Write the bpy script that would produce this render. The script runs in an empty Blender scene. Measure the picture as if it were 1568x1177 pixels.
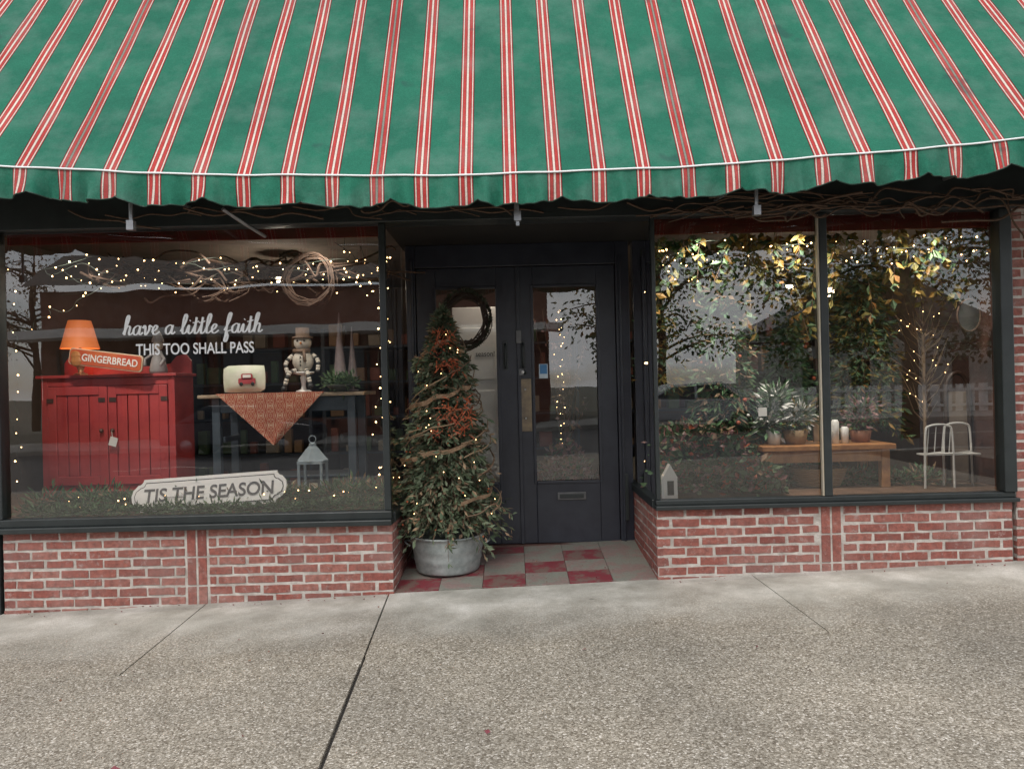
import bpy, math, random
from mathutils import Vector, Matrix
random.seed(7)
R=random.uniform
sc=bpy.context.scene
col=sc.collection
sc.view_settings.view_transform='Standard'
sc.view_settings.look='None'
sc.view_settings.exposure=0

# ------------------------------------------------------------ materials
def newmat(name):
    m=bpy.data.materials.new(name); m.use_nodes=True
    nt=m.node_tree; nt.nodes.clear()
    o=nt.nodes.new('ShaderNodeOutputMaterial')
    return m,nt,o
def ramp(nt,fac,stops,interp='LINEAR'):
    r=nt.nodes.new('ShaderNodeValToRGB'); r.color_ramp.interpolation=interp
    e=r.color_ramp.elements
    while len(e)<len(stops): e.new(0.5)
    for i,(p,c) in enumerate(stops):
        e[i].position=p; e[i].color=(c[0],c[1],c[2],1)
    nt.links.new(fac,r.inputs[0]); return r.outputs[0]
def noise(nt,scale,detail=4,vec=None,rough=.6):
    n=nt.nodes.new('ShaderNodeTexNoise'); n.inputs['Scale'].default_value=scale
    n.inputs['Detail'].default_value=detail; n.inputs['Roughness'].default_value=rough
    if vec is None:
        t=nt.nodes.new('ShaderNodeTexCoord'); vec=t.outputs['Object']
    nt.links.new(vec,n.inputs['Vector']); return n.outputs['Fac']
def mixc(nt,fac,a,b,mode='MIX'):
    n=nt.nodes.new('ShaderNodeMix'); n.data_type='RGBA'; n.blend_type=mode
    for s,v in ((0,fac),(6,a),(7,b)):
        if isinstance(v,(int,float)): n.inputs[s].default_value=v
        elif isinstance(v,tuple): n.inputs[s].default_value=(v[0],v[1],v[2],1)
        else: nt.links.new(v,n.inputs[s])
    return n.outputs[2]
def mathn(nt,op,a,b=None):
    n=nt.nodes.new('ShaderNodeMath'); n.operation=op
    for i,v in enumerate((a,b)):
        if v is None: continue
        if isinstance(v,(int,float)): n.inputs[i].default_value=v
        else: nt.links.new(v,n.inputs[i])
    return n.outputs[0]
def M(name,c1,c2=None,scale=6,rough=.6,metal=0,bump=0,bscale=60,island=None,emit=None,es=0,spec=.5,trans=0):
    m,nt,o=newmat(name)
    p=nt.nodes.new('ShaderNodeBsdfPrincipled')
    nt.links.new(p.outputs[0],o.inputs[0])
    p.inputs['Roughness'].default_value=rough
    p.inputs['Metallic'].default_value=metal
    p.inputs['Specular IOR Level'].default_value=spec
    if c2 is None: c2=tuple(x*.75 for x in c1)
    c=ramp(nt,noise(nt,scale),[(.35,c1),(.68,c2)])
    if island:
        g=nt.nodes.new('ShaderNodeNewGeometry')
        ic=ramp(nt,g.outputs['Random Per Island'],[(i/(max(1,len(island)-1)),x) for i,x in enumerate(island)])
        c=mixc(nt,.25,ic,c)
    nt.links.new(c,p.inputs['Base Color'])
    if bump:
        b=nt.nodes.new('ShaderNodeBump'); b.inputs['Strength'].default_value=bump; b.inputs['Distance'].default_value=.01
        nt.links.new(noise(nt,bscale),b.inputs['Height']); nt.links.new(b.outputs[0],p.inputs['Normal'])
    if emit:
        p.inputs['Emission Color'].default_value=(*emit,1); p.inputs['Emission Strength'].default_value=es
        m.cycles.emission_sampling='NONE'
    return m

def brick_mat(name,cols,white=.5,smear=(.40,.33,.30)):
    m,nt,o=newmat(name)
    p=nt.nodes.new('ShaderNodeBsdfPrincipled'); nt.links.new(p.outputs[0],o.inputs[0])
    p.inputs['Roughness'].default_value=.85; p.inputs['Specular IOR Level'].default_value=.3
    g=nt.nodes.new('ShaderNodeNewGeometry')
    c=ramp(nt,g.outputs['Random Per Island'],[(i/(len(cols)-1),x) for i,x in enumerate(cols)])
    c=mixc(nt,ramp(nt,noise(nt,26,7),[(.38,(0,0,0)),(.72,(.75,.75,.75))]),c,(.11,.045,.038))
    w=ramp(nt,noise(nt,17,9,rough=.8),[(white,(0,0,0)),(white+.14,(.7,.7,.7))])
    c=mixc(nt,w,c,smear)
    w2=ramp(nt,noise(nt,2.6,5),[(.45,(0,0,0)),(.78,(.35,.35,.35))])
    c=mixc(nt,w2,c,(.40,.30,.27))
    nt.links.new(c,p.inputs['Base Color'])
    b=nt.nodes.new('ShaderNodeBump'); b.inputs['Strength'].default_value=.7; b.inputs['Distance'].default_value=.008
    nt.links.new(noise(nt,80,6),b.inputs['Height']); nt.links.new(b.outputs[0],p.inputs['Normal'])
    return m

def concrete(name):
    m,nt,o=newmat(name)
    p=nt.nodes.new('ShaderNodeBsdfPrincipled'); nt.links.new(p.outputs[0],o.inputs[0])
    tc=nt.nodes.new('ShaderNodeTexCoord'); sp=nt.nodes.new('ShaderNodeSeparateXYZ'); nt.links.new(tc.outputs['Object'],sp.inputs[0])
    b=nt.nodes.new('ShaderNodeBump')
    v=nt.nodes.new('ShaderNodeTexVoronoi'); v.inputs['Scale'].default_value=115
    nt.links.new(tc.outputs['Object'],v.inputs['Vector'])
    sx=nt.nodes.new('ShaderNodeSeparateColor'); nt.links.new(v.outputs['Color'],sx.inputs[0])
    c=ramp(nt,sx.outputs[0],[(0,(.16,.135,.105)),(.3,(.29,.26,.21)),(.65,(.39,.36,.305)),(.88,(.50,.455,.385)),(1,(.74,.70,.64))])
    edge=ramp(nt,v.outputs['Distance'],[(.3,(1,1,1)),(.75,(.6,.58,.55))])
    c=mixc(nt,.8,c,edge,'MULTIPLY')
    s=ramp(nt,noise(nt,1.8,10,rough=.72),[(.28,(.30,.29,.25)),(.48,(.46,.45,.41)),(.68,(.66,.65,.62))])
    s=mixc(nt,ramp(nt,noise(nt,150,3),[(.45,(0,0,0)),(.7,(.55,.55,.55))]),s,(.24,.21,.17))
    ad=mathn(nt,'MULTIPLY',noise(nt,1.4,6),1.3); ad=mathn(nt,'ADD',ad,sp.outputs[1])
    mr=nt.nodes.new('ShaderNodeMapRange'); mr.inputs[1].default_value=5.15; mr.inputs[2].default_value=5.95; nt.links.new(ad,mr.inputs[0])
    c=mixc(nt,mr.outputs[0],c,s)
    st=ramp(nt,noise(nt,.9,6),[(.3,(.72,.72,.71)),(.7,(1.12,1.10,1.06))])
    c=mixc(nt,1.0,c,st,'MULTIPLY')
    v2=ramp(nt,noise(nt,4,8,rough=.8),[(.62,(0,0,0)),(.74,(.5,.5,.5))])
    c=mixc(nt,v2,c,(.13,.10,.07))
    vs_=nt.nodes.new('ShaderNodeTexVoronoi'); vs_.inputs['Scale'].default_value=2.1; nt.links.new(tc.outputs['Object'],vs_.inputs['Vector'])
    c=mixc(nt,ramp(nt,vs_.outputs['Distance'],[(.02,(.55,.55,.55)),(.05,(0,0,0))]),c,(.08,.07,.06))
    nt.links.new(v.outputs['Distance'],b.inputs['Height']); b.inputs['Strength'].default_value=.45; b.inputs['Distance'].default_value=-.003
    p.inputs['Roughness'].default_value=.62
    nt.links.new(c,p.inputs['Base Color']); nt.links.new(b.outputs[0],p.inputs['Normal'])
    return m

PER=.2735; XC=-.254
def awning_mat():
    m,nt,o=newmat('striped_canvas')
    p=nt.nodes.new('ShaderNodeBsdfPrincipled')
    p.inputs['Roughness'].default_value=.85; p.inputs['Specular IOR Level'].default_value=.15
    tc=nt.nodes.new('ShaderNodeTexCoord'); sp=nt.nodes.new('ShaderNodeSeparateXYZ')
    nt.links.new(tc.outputs['Object'],sp.inputs[0])
    ma=lambda op,a,b=None: mathn(nt,op,a,b)
    u=ma('ABSOLUTE',ma('SUBTRACT',ma('FRACT',ma('ADD',ma('MULTIPLY',ma('SUBTRACT',sp.outputs[0],XC),1/PER),100.5)),.5))
    G=(.024,.155,.098); D=(.06,.03,.025); RD=(.46,.055,.05); CR=(.74,.62,.53)
    c=ramp(nt,u,[(0,CR),(.021,D),(.030,RD),(.102,D),(.110,CR),(.134,RD),(.152,D),(.168,G)],'CONSTANT')
    st=ramp(nt,noise(nt,1.5,8,rough=.7),[(.28,(.70,.70,.73)),(.6,(1.0,1.0,1.0))])
    c=mixc(nt,1,c,st,'MULTIPLY')
    w=ramp(nt,noise(nt,140,3),[(.4,(.82,.82,.82)),(.7,(1.12,1.12,1.12))])
    c=mixc(nt,1,c,w,'MULTIPLY')
    # faded, dusty bloom
    c=mixc(nt,ramp(nt,noise(nt,3.5,6),[(.45,(0,0,0)),(.8,(.22,.22,.22))]),c,(.30,.36,.33))
    se=ma('ABSOLUTE',ma('SUBTRACT',ma('FRACT',ma('ADD',ma('MULTIPLY',ma('ADD',sp.outputs[0],.80),1/1.9145),10.5)),.5))
    c=mixc(nt,ramp(nt,se,[(0,(.65,.65,.65)),(.0016,(0,0,0))],'CONSTANT'),c,(.01,.05,.035))
    blot=ramp(nt,noise(nt,2.2,3),[(.66,(0,0,0)),(.70,(.45,.45,.45))])
    c=mixc(nt,blot,c,(.03,.06,.06))
    nt.links.new(c,p.inputs['Base Color'])
    b=nt.nodes.new('ShaderNodeBump'); b.inputs['Strength'].default_value=.7; b.inputs['Distance'].default_value=.02
    nt.links.new(noise(nt,9,6),b.inputs['Height']); nt.links.new(b.outputs[0],p.inputs['Normal'])
    nt.links.new(p.outputs[0],o.inputs[0])
    return m
def glass_mat(name,ior=2.3,tint=(.95,.96,.955)):
    m,nt,o=newmat(name)
    t=nt.nodes.new('ShaderNodeBsdfTransparent'); t.inputs[0].default_value=(*tint,1)
    g=nt.nodes.new('ShaderNodeBsdfGlossy'); g.inputs['Roughness'].default_value=0; g.inputs[0].default_value=(1,1,1,1)
    f=nt.nodes.new('ShaderNodeFresnel'); f.inputs[0].default_value=ior
    b=nt.nodes.new('ShaderNodeBump'); b.inputs['Strength'].default_value=.10; b.inputs['Distance'].default_value=.01
    nt.links.new(noise(nt,1.8,1),b.inputs['Height']); nt.links.new(b.outputs[0],g.inputs['Normal'])
    x=nt.nodes.new('ShaderNodeMixShader')
    nt.links.new(f.outputs[0],x.inputs[0]); nt.links.new(t.outputs[0],x.inputs[1]); nt.links.new(g.outputs[0],x.inputs[2])
    nt.links.new(x.outputs[0],o.inputs[0]); return m

# ------------------------------------------------------------ mesh builder
class MB:
    def __init__(s): s.v=[];s.f=[];s.m=[]
    def add(s,vs,fs,m=0):
        o=len(s.v); s.v+=[tuple(v) for v in vs]
        for f in fs: s.f.append(tuple(i+o for i in f)); s.m.append(m)
    def box(s,x0,x1,y0,y1,z0,z1,m=0,rot=None):
        c=Vector(((x0+x1)/2,(y0+y1)/2,(z0+z1)/2))
        vs=[Vector((x,y,z)) for z in (z0,z1) for y in (y0,y1) for x in (x0,x1)]
        if rot is not None: vs=[c+rot@(v-c) for v in vs]
        s.add(vs,[(0,2,3,1),(4,5,7,6),(0,1,5,4),(2,6,7,3),(0,4,6,2),(1,3,7,5)],m)
    def tube(s,pts,r,n=6,m=0,caps=True):
        pts=[Vector(p) for p in pts]; k=len(pts)
        if not isinstance(r,(list,tuple)): r=[r]*k
        rings=[]; up=None
        for i,p in enumerate(pts):
            t=(pts[min(i+1,k-1)]-pts[max(i-1,0)])
            if t.length<1e-9: t=Vector((0,0,1))
            t.normalize()
            if up is None:
                up=Vector((0,0,1)) if abs(t.z)<.9 else Vector((1,0,0))
            a=t.cross(up)
            if a.length<1e-4: a=t.orthogonal()
            a.normalize(); b=t.cross(a).normalized(); up=a.cross(t)
            rings.append([p+(a*math.cos(6.2832*j/n)+b*math.sin(6.2832*j/n))*r[i] for j in range(n)])
        vs=[v for q in rings for v in q]; fs=[]
        for i in range(k-1):
            for j in range(n):
                fs.append((i*n+j,i*n+(j+1)%n,(i+1)*n+(j+1)%n,(i+1)*n+j))
        if caps:
            fs.append(tuple(range(n-1,-1,-1))); fs.append(tuple((k-1)*n+j for j in range(n)))
        s.add(vs,fs,m)
    def lathe(s,c,prof,n=24,m=0,ax=None):
        c=Vector(c); vs=[];fs=[]
        for r,z in prof:
            for j in range(n):
                a=6.28318*j/n; v=Vector((r*math.cos(a),r*math.sin(a),z))
                if ax is not None: v=ax@v
                vs.append(c+v)
        for i in range(len(prof)-1):
            for j in range(n):
                fs.append((i*n+j,i*n+(j+1)%n,(i+1)*n+(j+1)%n,(i+1)*n+j))
        s.add(vs,fs,m)
    def ball(s,c,r,m=0,n=8,sc=(1,1,1)):
        k=max(3,n//2); pr=[(max(1e-4,math.sin(math.pi*i/k))*r,-math.cos(math.pi*i/k)*r) for i in range(k+1)]
        s.lathe(c,pr,n,m,Matrix.Diagonal(Vector(sc)))
    def leaf(s,p,d,l,w,m=0,fold=.15):
        d=d.normalized(); a=d.cross(Vector((R(-1,1),R(-1,1),R(-1,1))))
        if a.length<1e-3: a=d.orthogonal()
        a.normalize(); nn=d.cross(a)
        p=Vector(p)
        s.add([p,p+d*l*.5+a*w/2+nn*fold*w,p+d*l,p+d*l*.5-a*w/2+nn*fold*w],[(0,1,2),(0,2,3)],m)
    def poly(s,pts,m=0): s.add(pts,[tuple(range(len(pts)))],m)
    def prism(s,pts2,y0,y1,m=0,fn=None):
        n=len(pts2); vs=[(x,y0,z) for x,z in pts2]+[(x,y1,z) for x,z in pts2]
        if fn: vs=[fn(v) for v in vs]
        s.add(vs,[tuple(range(n)),tuple(range(2*n-1,n-1,-1))]+[(i,i+n,(i+1)%n+n,(i+1)%n) for i in range(n)],m)
    def obj(s,name,mats,parent=None,smooth=False,bevel=0):
        me=bpy.data.meshes.new(name); me.from_pydata(s.v,[],s.f); 
        if not isinstance(mats,(list,tuple)): mats=[mats]
        for mm in mats: me.materials.append(mm)
        me.polygons.foreach_set('material_index',s.m)
        if smooth: me.polygons.foreach_set('use_smooth',[True]*len(s.f))
        me.update()
        o=bpy.data.objects.new(name,me); col.objects.link(o)
        if bevel:
            b=o.modifiers.new('bevel','BEVEL'); b.width=bevel; b.segments=2; b.limit_method='ANGLE'
        if parent: 
            o.parent=parent; o.matrix_parent_inverse=Matrix.Translation(-parent.location)
        return o
def grp(name,loc=(0,0,0)):
    e=bpy.data.objects.new(name,None); e.location=loc; e.empty_display_size=.2; col.objects.link(e); return e
def catmull(P,k=6):
    P=[Vector(p) for p in P]; out=[]
    for i in range(len(P)-1):
        a=P[max(i-1,0)];b=P[i];c=P[i+1];d=P[min(i+2,len(P)-1)]
        for j in range(k):
            t=j/k
            out.append(.5*((2*b)+(c-a)*t+(2*a-5*b+4*c-d)*t*t+(3*b-a-3*c+d)*t**3))
    out.append(P[-1]); return out
def text(name,body,x,z,y,w,h,mat,parent,depth=.001,off=0,rotY=0):
    cu=bpy.data.curves.new(name,'FONT'); cu.body=body; cu.size=1; cu.extrude=.01; cu.offset=off
    t=bpy.data.objects.new(name+'_tmp',cu); col.objects.link(t)
    bpy.context.view_layer.update()
    dg=bpy.context.evaluated_depsgraph_get()
    me=bpy.data.meshes.new_from_object(t.evaluated_get(dg)); bpy.data.objects.remove(t)
    xs=[v.co.x for v in me.vertices]; ys=[v.co.y for v in me.vertices]
    x0,x1,y0,y1=min(xs),max(xs),min(ys),max(ys)
    ca,sa=math.cos(rotY),math.sin(rotY)
    for v in me.vertices:
        a=((v.co.x-x0)/(x1-x0)-.5)*w; b=((v.co.y-y0)/(y1-y0)-.5)*h; d=-v.co.z/.01*depth
        v.co=(x+a*ca-b*sa,y+d,z+a*sa+b*ca)
    me.materials.clear(); me.materials.append(mat)
    o=bpy.data.objects.new(name,me); col.objects.link(o)
    if parent: o.parent=parent; o.matrix_parent_inverse=Matrix.Translation(-parent.location)
    return o
def gz(x): 
    return .0285*max(-7,min(7,x))

# ------------------------------------------------------------ shared materials
m_black=M('black_paint',(.014,.018,.018),(.022,.027,.027),rough=.38,bump=.1,bscale=30)
m_door=M('door_paint',(.014,.016,.025),(.024,.027,.038),rough=.33,bump=.15,bscale=12)
m_dark=M('dark_soffit',(.012,.011,.01),rough=.8)
m_brick=brick_mat('pink_brick',[(.28,.085,.065),(.31,.11,.085),(.21,.065,.052),(.34,.14,.11),(.25,.078,.06)],.545)
m_mortar=M('mortar',(.54,.50,.45),(.30,.26,.23),scale=9,rough=.9,bump=.8)
m_brick2=brick_mat('dark_brick',[(.20,.09,.07),(.25,.11,.08),(.16,.07,.055)],.62)
m_glass=glass_mat('window_glass',1.95)
m_white=M('white_paint',(.78,.77,.74),(.70,.69,.66),rough=.5)
m_vinyl=M('white_vinyl',(.85,.85,.85),(.82,.82,.82),rough=.5)
m_metal=M('grey_steel',(.35,.36,.37),(.25,.25,.26),rough=.45,metal=.8)
m_galv=M('galvanised',(.40,.43,.42),(.24,.27,.26),scale=14,rough=.5,metal=.45,bump=.2,bscale=25)
m_brass=M('aged_brass',(.22,.17,.11),(.12,.10,.08),scale=14,rough=.4,metal=.7)
m_bulb=M('warm_bulb',(1,.7,.4),(1,.7,.4),emit=(1,.60,.25),es=11)
m_wire=M('wire',(.02,.03,.02),rough=.7)
m_vine=M('grapevine',(.12,.07,.045),(.055,.035,.023),scale=40,rough=.9)
m_vine2=M('grapevine_dark',(.06,.033,.02),(.03,.018,.012),scale=40,rough=.9)
m_leafg=M('green_leaves',(.06,.11,.05),island=[(.03,.065,.03),(.06,.115,.045),(.10,.16,.07),(.04,.09,.045)],rough=.6)
m_leafy=M('autumn_leaves',(.26,.18,.04),island=[(.08,.11,.03),(.26,.19,.04),(.12,.15,.035),(.32,.15,.025),(.18,.16,.04),(.26,.09,.025)],rough=.6)
m_tan=M('tan_leaves',(.2,.13,.08),island=[(.20,.13,.08),(.32,.22,.13),(.12,.07,.045)],rough=.8)
m_orange=M('orange_berries',(.45,.11,.04),(.30,.06,.03),rough=.6)
m_red=M('red_paint',(.44,.05,.05),(.35,.038,.04),scale=5,rough=.5,bump=.1)
m_wood=M('orange_wood',(.46,.22,.08),(.30,.13,.05),scale=12,rough=.5)
m_blue=M('blue_grey_paint',(.05,.07,.09),(.035,.05,.065),rough=.5)

# ------------------------------------------------------------ world + sun + camera
w=bpy.data.worlds.new('World'); sc.world=w; w.use_nodes=True
nt=w.node_tree; nt.nodes.clear()
wo=nt.nodes.new('ShaderNodeOutputWorld'); bg=nt.nodes.new('ShaderNodeBackground')
sky=nt.nodes.new('ShaderNodeTexSky'); sky.sky_type='NISHITA'; sky.sun_disc=False
SE=math.radians(48); SR=math.radians(195)
sky.sun_elevation=SE; sky.sun_rotation=SR
tc=nt.nodes.new('ShaderNodeTexCoord')
mp=nt.nodes.new('ShaderNodeMapping'); mp.inputs['Scale'].default_value=(1,1,3.2)
nt.links.new(tc.outputs['Generated'],mp.inputs[0])
cl=ramp(nt,noise(nt,3.0,8,mp.outputs[0]),[(.40,(.25,.25,.25)),(.56,(1,1,1))])
c=mixc(nt,cl,sky.outputs[0],(12.8,12.9,13.1))
nt.links.new(c,bg.inputs[0]); bg.inputs[1].default_value=.15
nt.links.new(bg.outputs[0],wo.inputs[0])
sl=bpy.data.lights.new('sun','SUN'); sl.energy=1.5; sl.angle=math.radians(22); sl.color=(1,.96,.9)
so=bpy.data.objects.new('sun',sl); col.objects.link(so)
d=Vector((math.sin(SR)*math.cos(SE),math.cos(SR)*math.cos(SE),math.sin(SE)))
so.rotation_euler=d.to_track_quat('Z','Y').to_euler(); so.location=(-3,-6,12)
cam=bpy.data.cameras.new('camera'); cam.lens=26; cam.sensor_width=36; cam.clip_end=1000; cam.clip_start=.05
co=bpy.data.objects.new('camera',cam); col.objects.link(co)
co.matrix_world=Matrix.Translation((0,0,1.55))@Matrix.Rotation(math.pi/2,4,'X')@Matrix.Rotation(-.024,4,'Z')
sc.camera=co

# ------------------------------------------------------------ ground, street, sidewalk
m_ground=M('ground_mat',(.10,.10,.07),(.13,.12,.09),scale=.5,rough=.9)
m_asph=M('asphalt',(.07,.07,.072),(.10,.10,.10),scale=2,rough=.75,bump=.4,bscale=120)
def strip(mb,y0,y1,dz,m=0,X=300):
    xs=[-X,-7,-3.5,0,3.5,7,X]
    for a,b in zip(xs,xs[1:]): mb.poly([(a,y0,gz(a)+dz),(b,y0,gz(b)+dz),(b,y1,gz(b)+dz),(a,y1,gz(a)+dz)],m)
g=MB(); strip(g,-300,300,-.17); g.obj('ground',m_ground)
g=MB(); strip(g,-12.0,-2.2,-.14,X=150); g.obj('road',m_asph)
g=MB()
for k in range(-12,13): g.box(k*5,k*5+2.4,-7.15,-7.03,gz(k*5)-.138,gz(k*5)-.134)
strip(g,-2.75,-2.65,-.134,X=60)
g.obj('road_markings',M('road_paint',(.7,.68,.6),(.5,.48,.42),rough=.7))
m_con=concrete('weathered_concrete')
m_joint=M('joint_dark',(.05,.045,.04),rough=.9)
g=MB(); strip(g,-2.0,5.70,-.022,0,60); g.obj('sidewalk_bed',m_joint)
ag=MB()
def slab(mb,xa0,xa1,xb0,xb1,y0,y1,gap=.006,gy=None):
    gy=gap if gy is None else gy
    P=[(xa0+gap,y0+gy),(xa1-gap,y0+gy),(xb1-gap,y1-gy),(xb0+gap,y1-gy)]
    vs=[(x,y,gz(x)-.03) for x,y in P]+[(x,y,gz(x)) for x,y in P]
    mb.add(vs,[(4,5,6,7),(0,1,5,4),(1,2,6,5),(2,3,7,6),(3,0,4,7)])
J=lambda y:-.98+(5.66-y)*.056
slab(ag,-2.3,J(4.25),-2.38,J(5.68),4.25,5.68,.006,.004); slab(ag,-5.2,-2.3,-5.2,-2.38,4.25,5.68,.003)
slab(ag,-8.2,-5.2,-8.2,-5.2,4.25,5.68,.004)
slab(ag,J(4.35),1.83,J(5.68),1.80,4.35,5.68,.004,.004); slab(ag,1.83,4.7,1.80,4.7,4.35,5.68,.003,.004); slab(ag,4.7,7.6,4.7,7.6,4.35,5.68,.004)
for y0,y1,yr in ((1.2,4.25,4.35),(-2.0,1.2,1.2)):
    slab(ag,-5.1,J(y0),-5.1,J(y1),y0,y1,.010,.004)
    slab(ag,-9.5,-5.1,-9.5,-5.1,y0,y1,.005)
    slab(ag,J(y0),4.9,J(yr),4.9,y0,yr,.010,.004)
    slab(ag,4.9,9.4,4.9,9.4,y0,yr,.005)
ag.obj('sidewalk',m_con,bevel=.003)
g=MB()
for a,b in ((-60,-9.5),(9.4,60)): 
    g.add([(a,-2,gz(a)),(b,-2,gz(b)),(b,5.7,gz(b)),(a,5.7,gz(a))],[(0,1,2,3)])
g.obj('sidewalk_extension',m_con)
g=MB()
xs=[-60,-7,-3.5,0,3.5,7,60]
for a,b in zip(xs,xs[1:]):
    for y0,y1 in ((-2.2,-2.004),(-12.2,-12.0)):
        vs=[(a,y0,gz(a)-.16),(b,y0,gz(b)-.16),(b,y1,gz(b)-.16),(a,y1,gz(a)-.16)]; vs+=[(x,y,z+.162) for x,y,z in vs]
        g.add(vs,[(4,5,6,7),(0,1,5,4),(2,3,7,6)])
    vs=[(a,-16,gz(a)),(b,-16,gz(b)),(b,-12.2,gz(b)),(a,-12.2,gz(a))]; g.add(vs,[(0,1,2,3)],0)
g.obj('kerb',M('kerb_concrete',(.40,.39,.36),(.30,.29,.26),rough=.8,bump=.3))
g=MB()
for i in range(110):
    x=R(-3.8,4); y=R(3.0,5.6) if i%5==0 else R(5.5,5.63); 
    if y>5.45 and -.95<x<1.08: y=R(5.7,6.4)
    s_=.6 if y>5.4 else 1
    g.leaf((x,y,gz(x)+.012+max(0,y-5.69)*.075),Vector((R(-1,1),R(-1,1),.1)),R(.015,.04)*s_,R(.01,.022)*s_)
g.leaf((-1.75,3.12,gz(-1.75)+.008),Vector((1,.2,.05)),.06,.04)
g.obj('fallen_leaves',M('dead_leaf',(.12,.04,.03),island=[(.10,.05,.03),(.20,.03,.05),(.25,.16,.09)]))

# ------------------------------------------------------------ storefront building
B=grp('storefront_building',(0,5.66,0))
GL=5.68
bk=MB(); mo=MB()
def bricks(mb,mo,o,u,n,L,ztop,zbot,skip=None,pitch=.0735,bl=.203,mort=.017):
    ux,uy=u; nx,ny=n; row=0; z=ztop
    while z>zbot:
        s=-(bl+mort)*(.5 if row%2 else 0)+R(-.012,.012)
        while s<L:
            segs=[(max(s,0),min(s+bl+R(-.008,.004),L))]
            if skip:
                out=[]
                for a,b in segs:
                    p,q=skip
                    if b<p or a>q: out.append((a,b))
                    else:
                        if a<p-.014: out.append((a,p-.014))
                        if b>q+.014: out.append((q+.014,b))
                segs=out
            for a,b in segs:
                if b-a<.03: continue
                pr=.005+R(-.003,.004); h=pitch-mort+R(-.006,.004); zz=z-R(0,.004)
                ns=4; ring=[]
                for k in range(ns+1): ring.append((a+(b-a)*k/ns+(R(-.003,.003) if k in(0,ns) else 0),zz-h+R(-.0028,.0028)))
                for k in range(ns,-1,-1): ring.append((a+(b-a)*k/ns+(R(-.003,.003) if k in(0,ns) else 0),zz+R(-.0028,.0028)))
                m_=len(ring); pts=[(o[0]+ux*t+nx*pr,o[1]+uy*t+ny*pr,q) for t,q in ring]+[(o[0]+ux*t-nx*.04,o[1]+uy*t-ny*.04,q) for t,q in ring]
                mb.add(pts,[tuple(range(m_))]+[(i,i+m_,(i+1)%m_+m_,(i+1)%m_) for i in range(m_)])
            s+=bl+mort
        z-=pitch; row+=1
ZL=.505; ZR=.565
def bw(x0,x1,zt,zb,skip=None):
    bricks(bk,mo,(x0,5.66),(1,0),(0,-1),x1-x0,zt,zb,skip)
    mo.box(x0,x1,5.659,5.80,zb-.1,zt)
bw(-3.92,-.945,ZL,-.15,(1.40,1.56))
bw(1.085,3.80,ZR,-.05,(1.25,1.41))
def soldier(x0,zt,zb):
    for x in (x0,x0+.083):
        z=zt
        while z>zb:
            bk.box(x+R(-.002,.002),x+.066,5.654+R(-.003,.002),5.70,z-.205,z); z-=.219
soldier(-2.515,ZL-.004,-.1); soldier(2.34,ZR-.004,.02)
bricks(bk,mo,(-.945,5.655),(0,1),(1,0),1.10,ZL,-.05)
mo.box(-1.05,-.946,5.803,6.78,-.2,ZL)
bricks(bk,mo,(1.085,5.655),(0,1),(-1,0),1.10,ZR,-.02)
mo.box(1.086,1.18,5.803,6.78,-.2,ZR)
bw(3.835,6.2,3.0,-.05); bw(-6.2,-3.99,3.0,-.3)
bk.obj('brickwork',m_brick,B,bevel=.003); mo.obj('mortar_bed',m_mortar,B)
g=MB(); g.box(-6.2,6.2,5.86,6.1,3.25,9.0); g.obj('upper_wall',m_brick2,B)
g=MB(); g.box(-6.3,6.3,5.7,6.15,9.0,9.2); g.box(-6.2,6.2,6.16,13.3,8.7,8.8); g.obj('cornice',m_black,B,bevel=.01)
g=MB(); g.box(-6.2,-6.05,6.12,13.3,-.4,8.7); g.box(6.05,6.2,6.12,13.3,-.4,8.7); g.box(-6.2,6.2,13.3,13.5,-.4,8.9); g.obj('side_walls',m_brick2,B)
f=MB()
f.box(-3.98,-.935,5.585,5.72,ZL+.003,ZL+.045); f.box(-3.96,-.94,5.63,5.72,ZL+.045,ZL+.105)
f.box(1.07,3.83,5.60,5.72,ZR+.003,ZR+.035); f.box(1.078,3.82,5.635,5.72,ZR+.035,ZR+.075)
f.box(-.99,-.925,5.724,6.76,ZL+.003,ZL+.08); f.box(1.062,1.13,5.724,6.76,ZR+.003,ZR+.07)
f.box(-3.98,-3.90,5.625,5.73,ZL+.107,2.80)
f.box(-.995,-.945,5.64,5.70,ZL+.107,2.80)
f.box(1.083,1.115,5.645,5.70,ZR+.077,2.80)
f.box(2.365,2.425,5.63,5.72,ZR+.077,2.80)
f.box(3.73,3.825,5.62,5.73,ZR+.077,2.80)
f.box(-4.0,4.0,5.60,5.80,2.803,3.3)
f.box(-6.2,-4.003,5.80,5.858,2.9,3.3); f.box(4.003,6.2,5.80,5.858,2.9,3.3)
f.box(-3.988,-3.94,5.64,5.80,-.2,ZL)
f.obj('window_frames',m_black,B,bevel=.006)
f=MB(); f.box(-.99,1.13,5.803,7.0,2.83,2.9); f.obj('entry_ceiling',m_dark,B)
f=MB(); f.box(2.352,2.364,5.64,5.67,ZR+.08,2.79); f.obj('mullion_strip',M('aluminium_strip',(.55,.5,.42),(.5,.42,.3),rough=.4,metal=.5),B)
def pane(mb,a,b,c,dd): mb.poly([a,b,c,dd])
g=MB()
pane(g,(-3.90,GL,ZL+.1),(-.99,GL,ZL+.1),(-.99,GL,2.80),(-3.90,GL,2.80))
pane(g,(1.11,GL,ZR+.07),(2.37,GL,ZR+.07),(2.37,GL,2.80),(1.11,GL,2.80))
pane(g,(2.42,GL+.004,ZR+.07),(3.74,GL+.004,ZR+.07),(3.74,GL+.004,2.80),(2.42,GL+.004,2.80))
pane(g,(-.965,5.7,ZL+.08),(-.965,6.72,ZL+.08),(-.965,6.72,2.80),(-.965,5.7,2.80))
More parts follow.
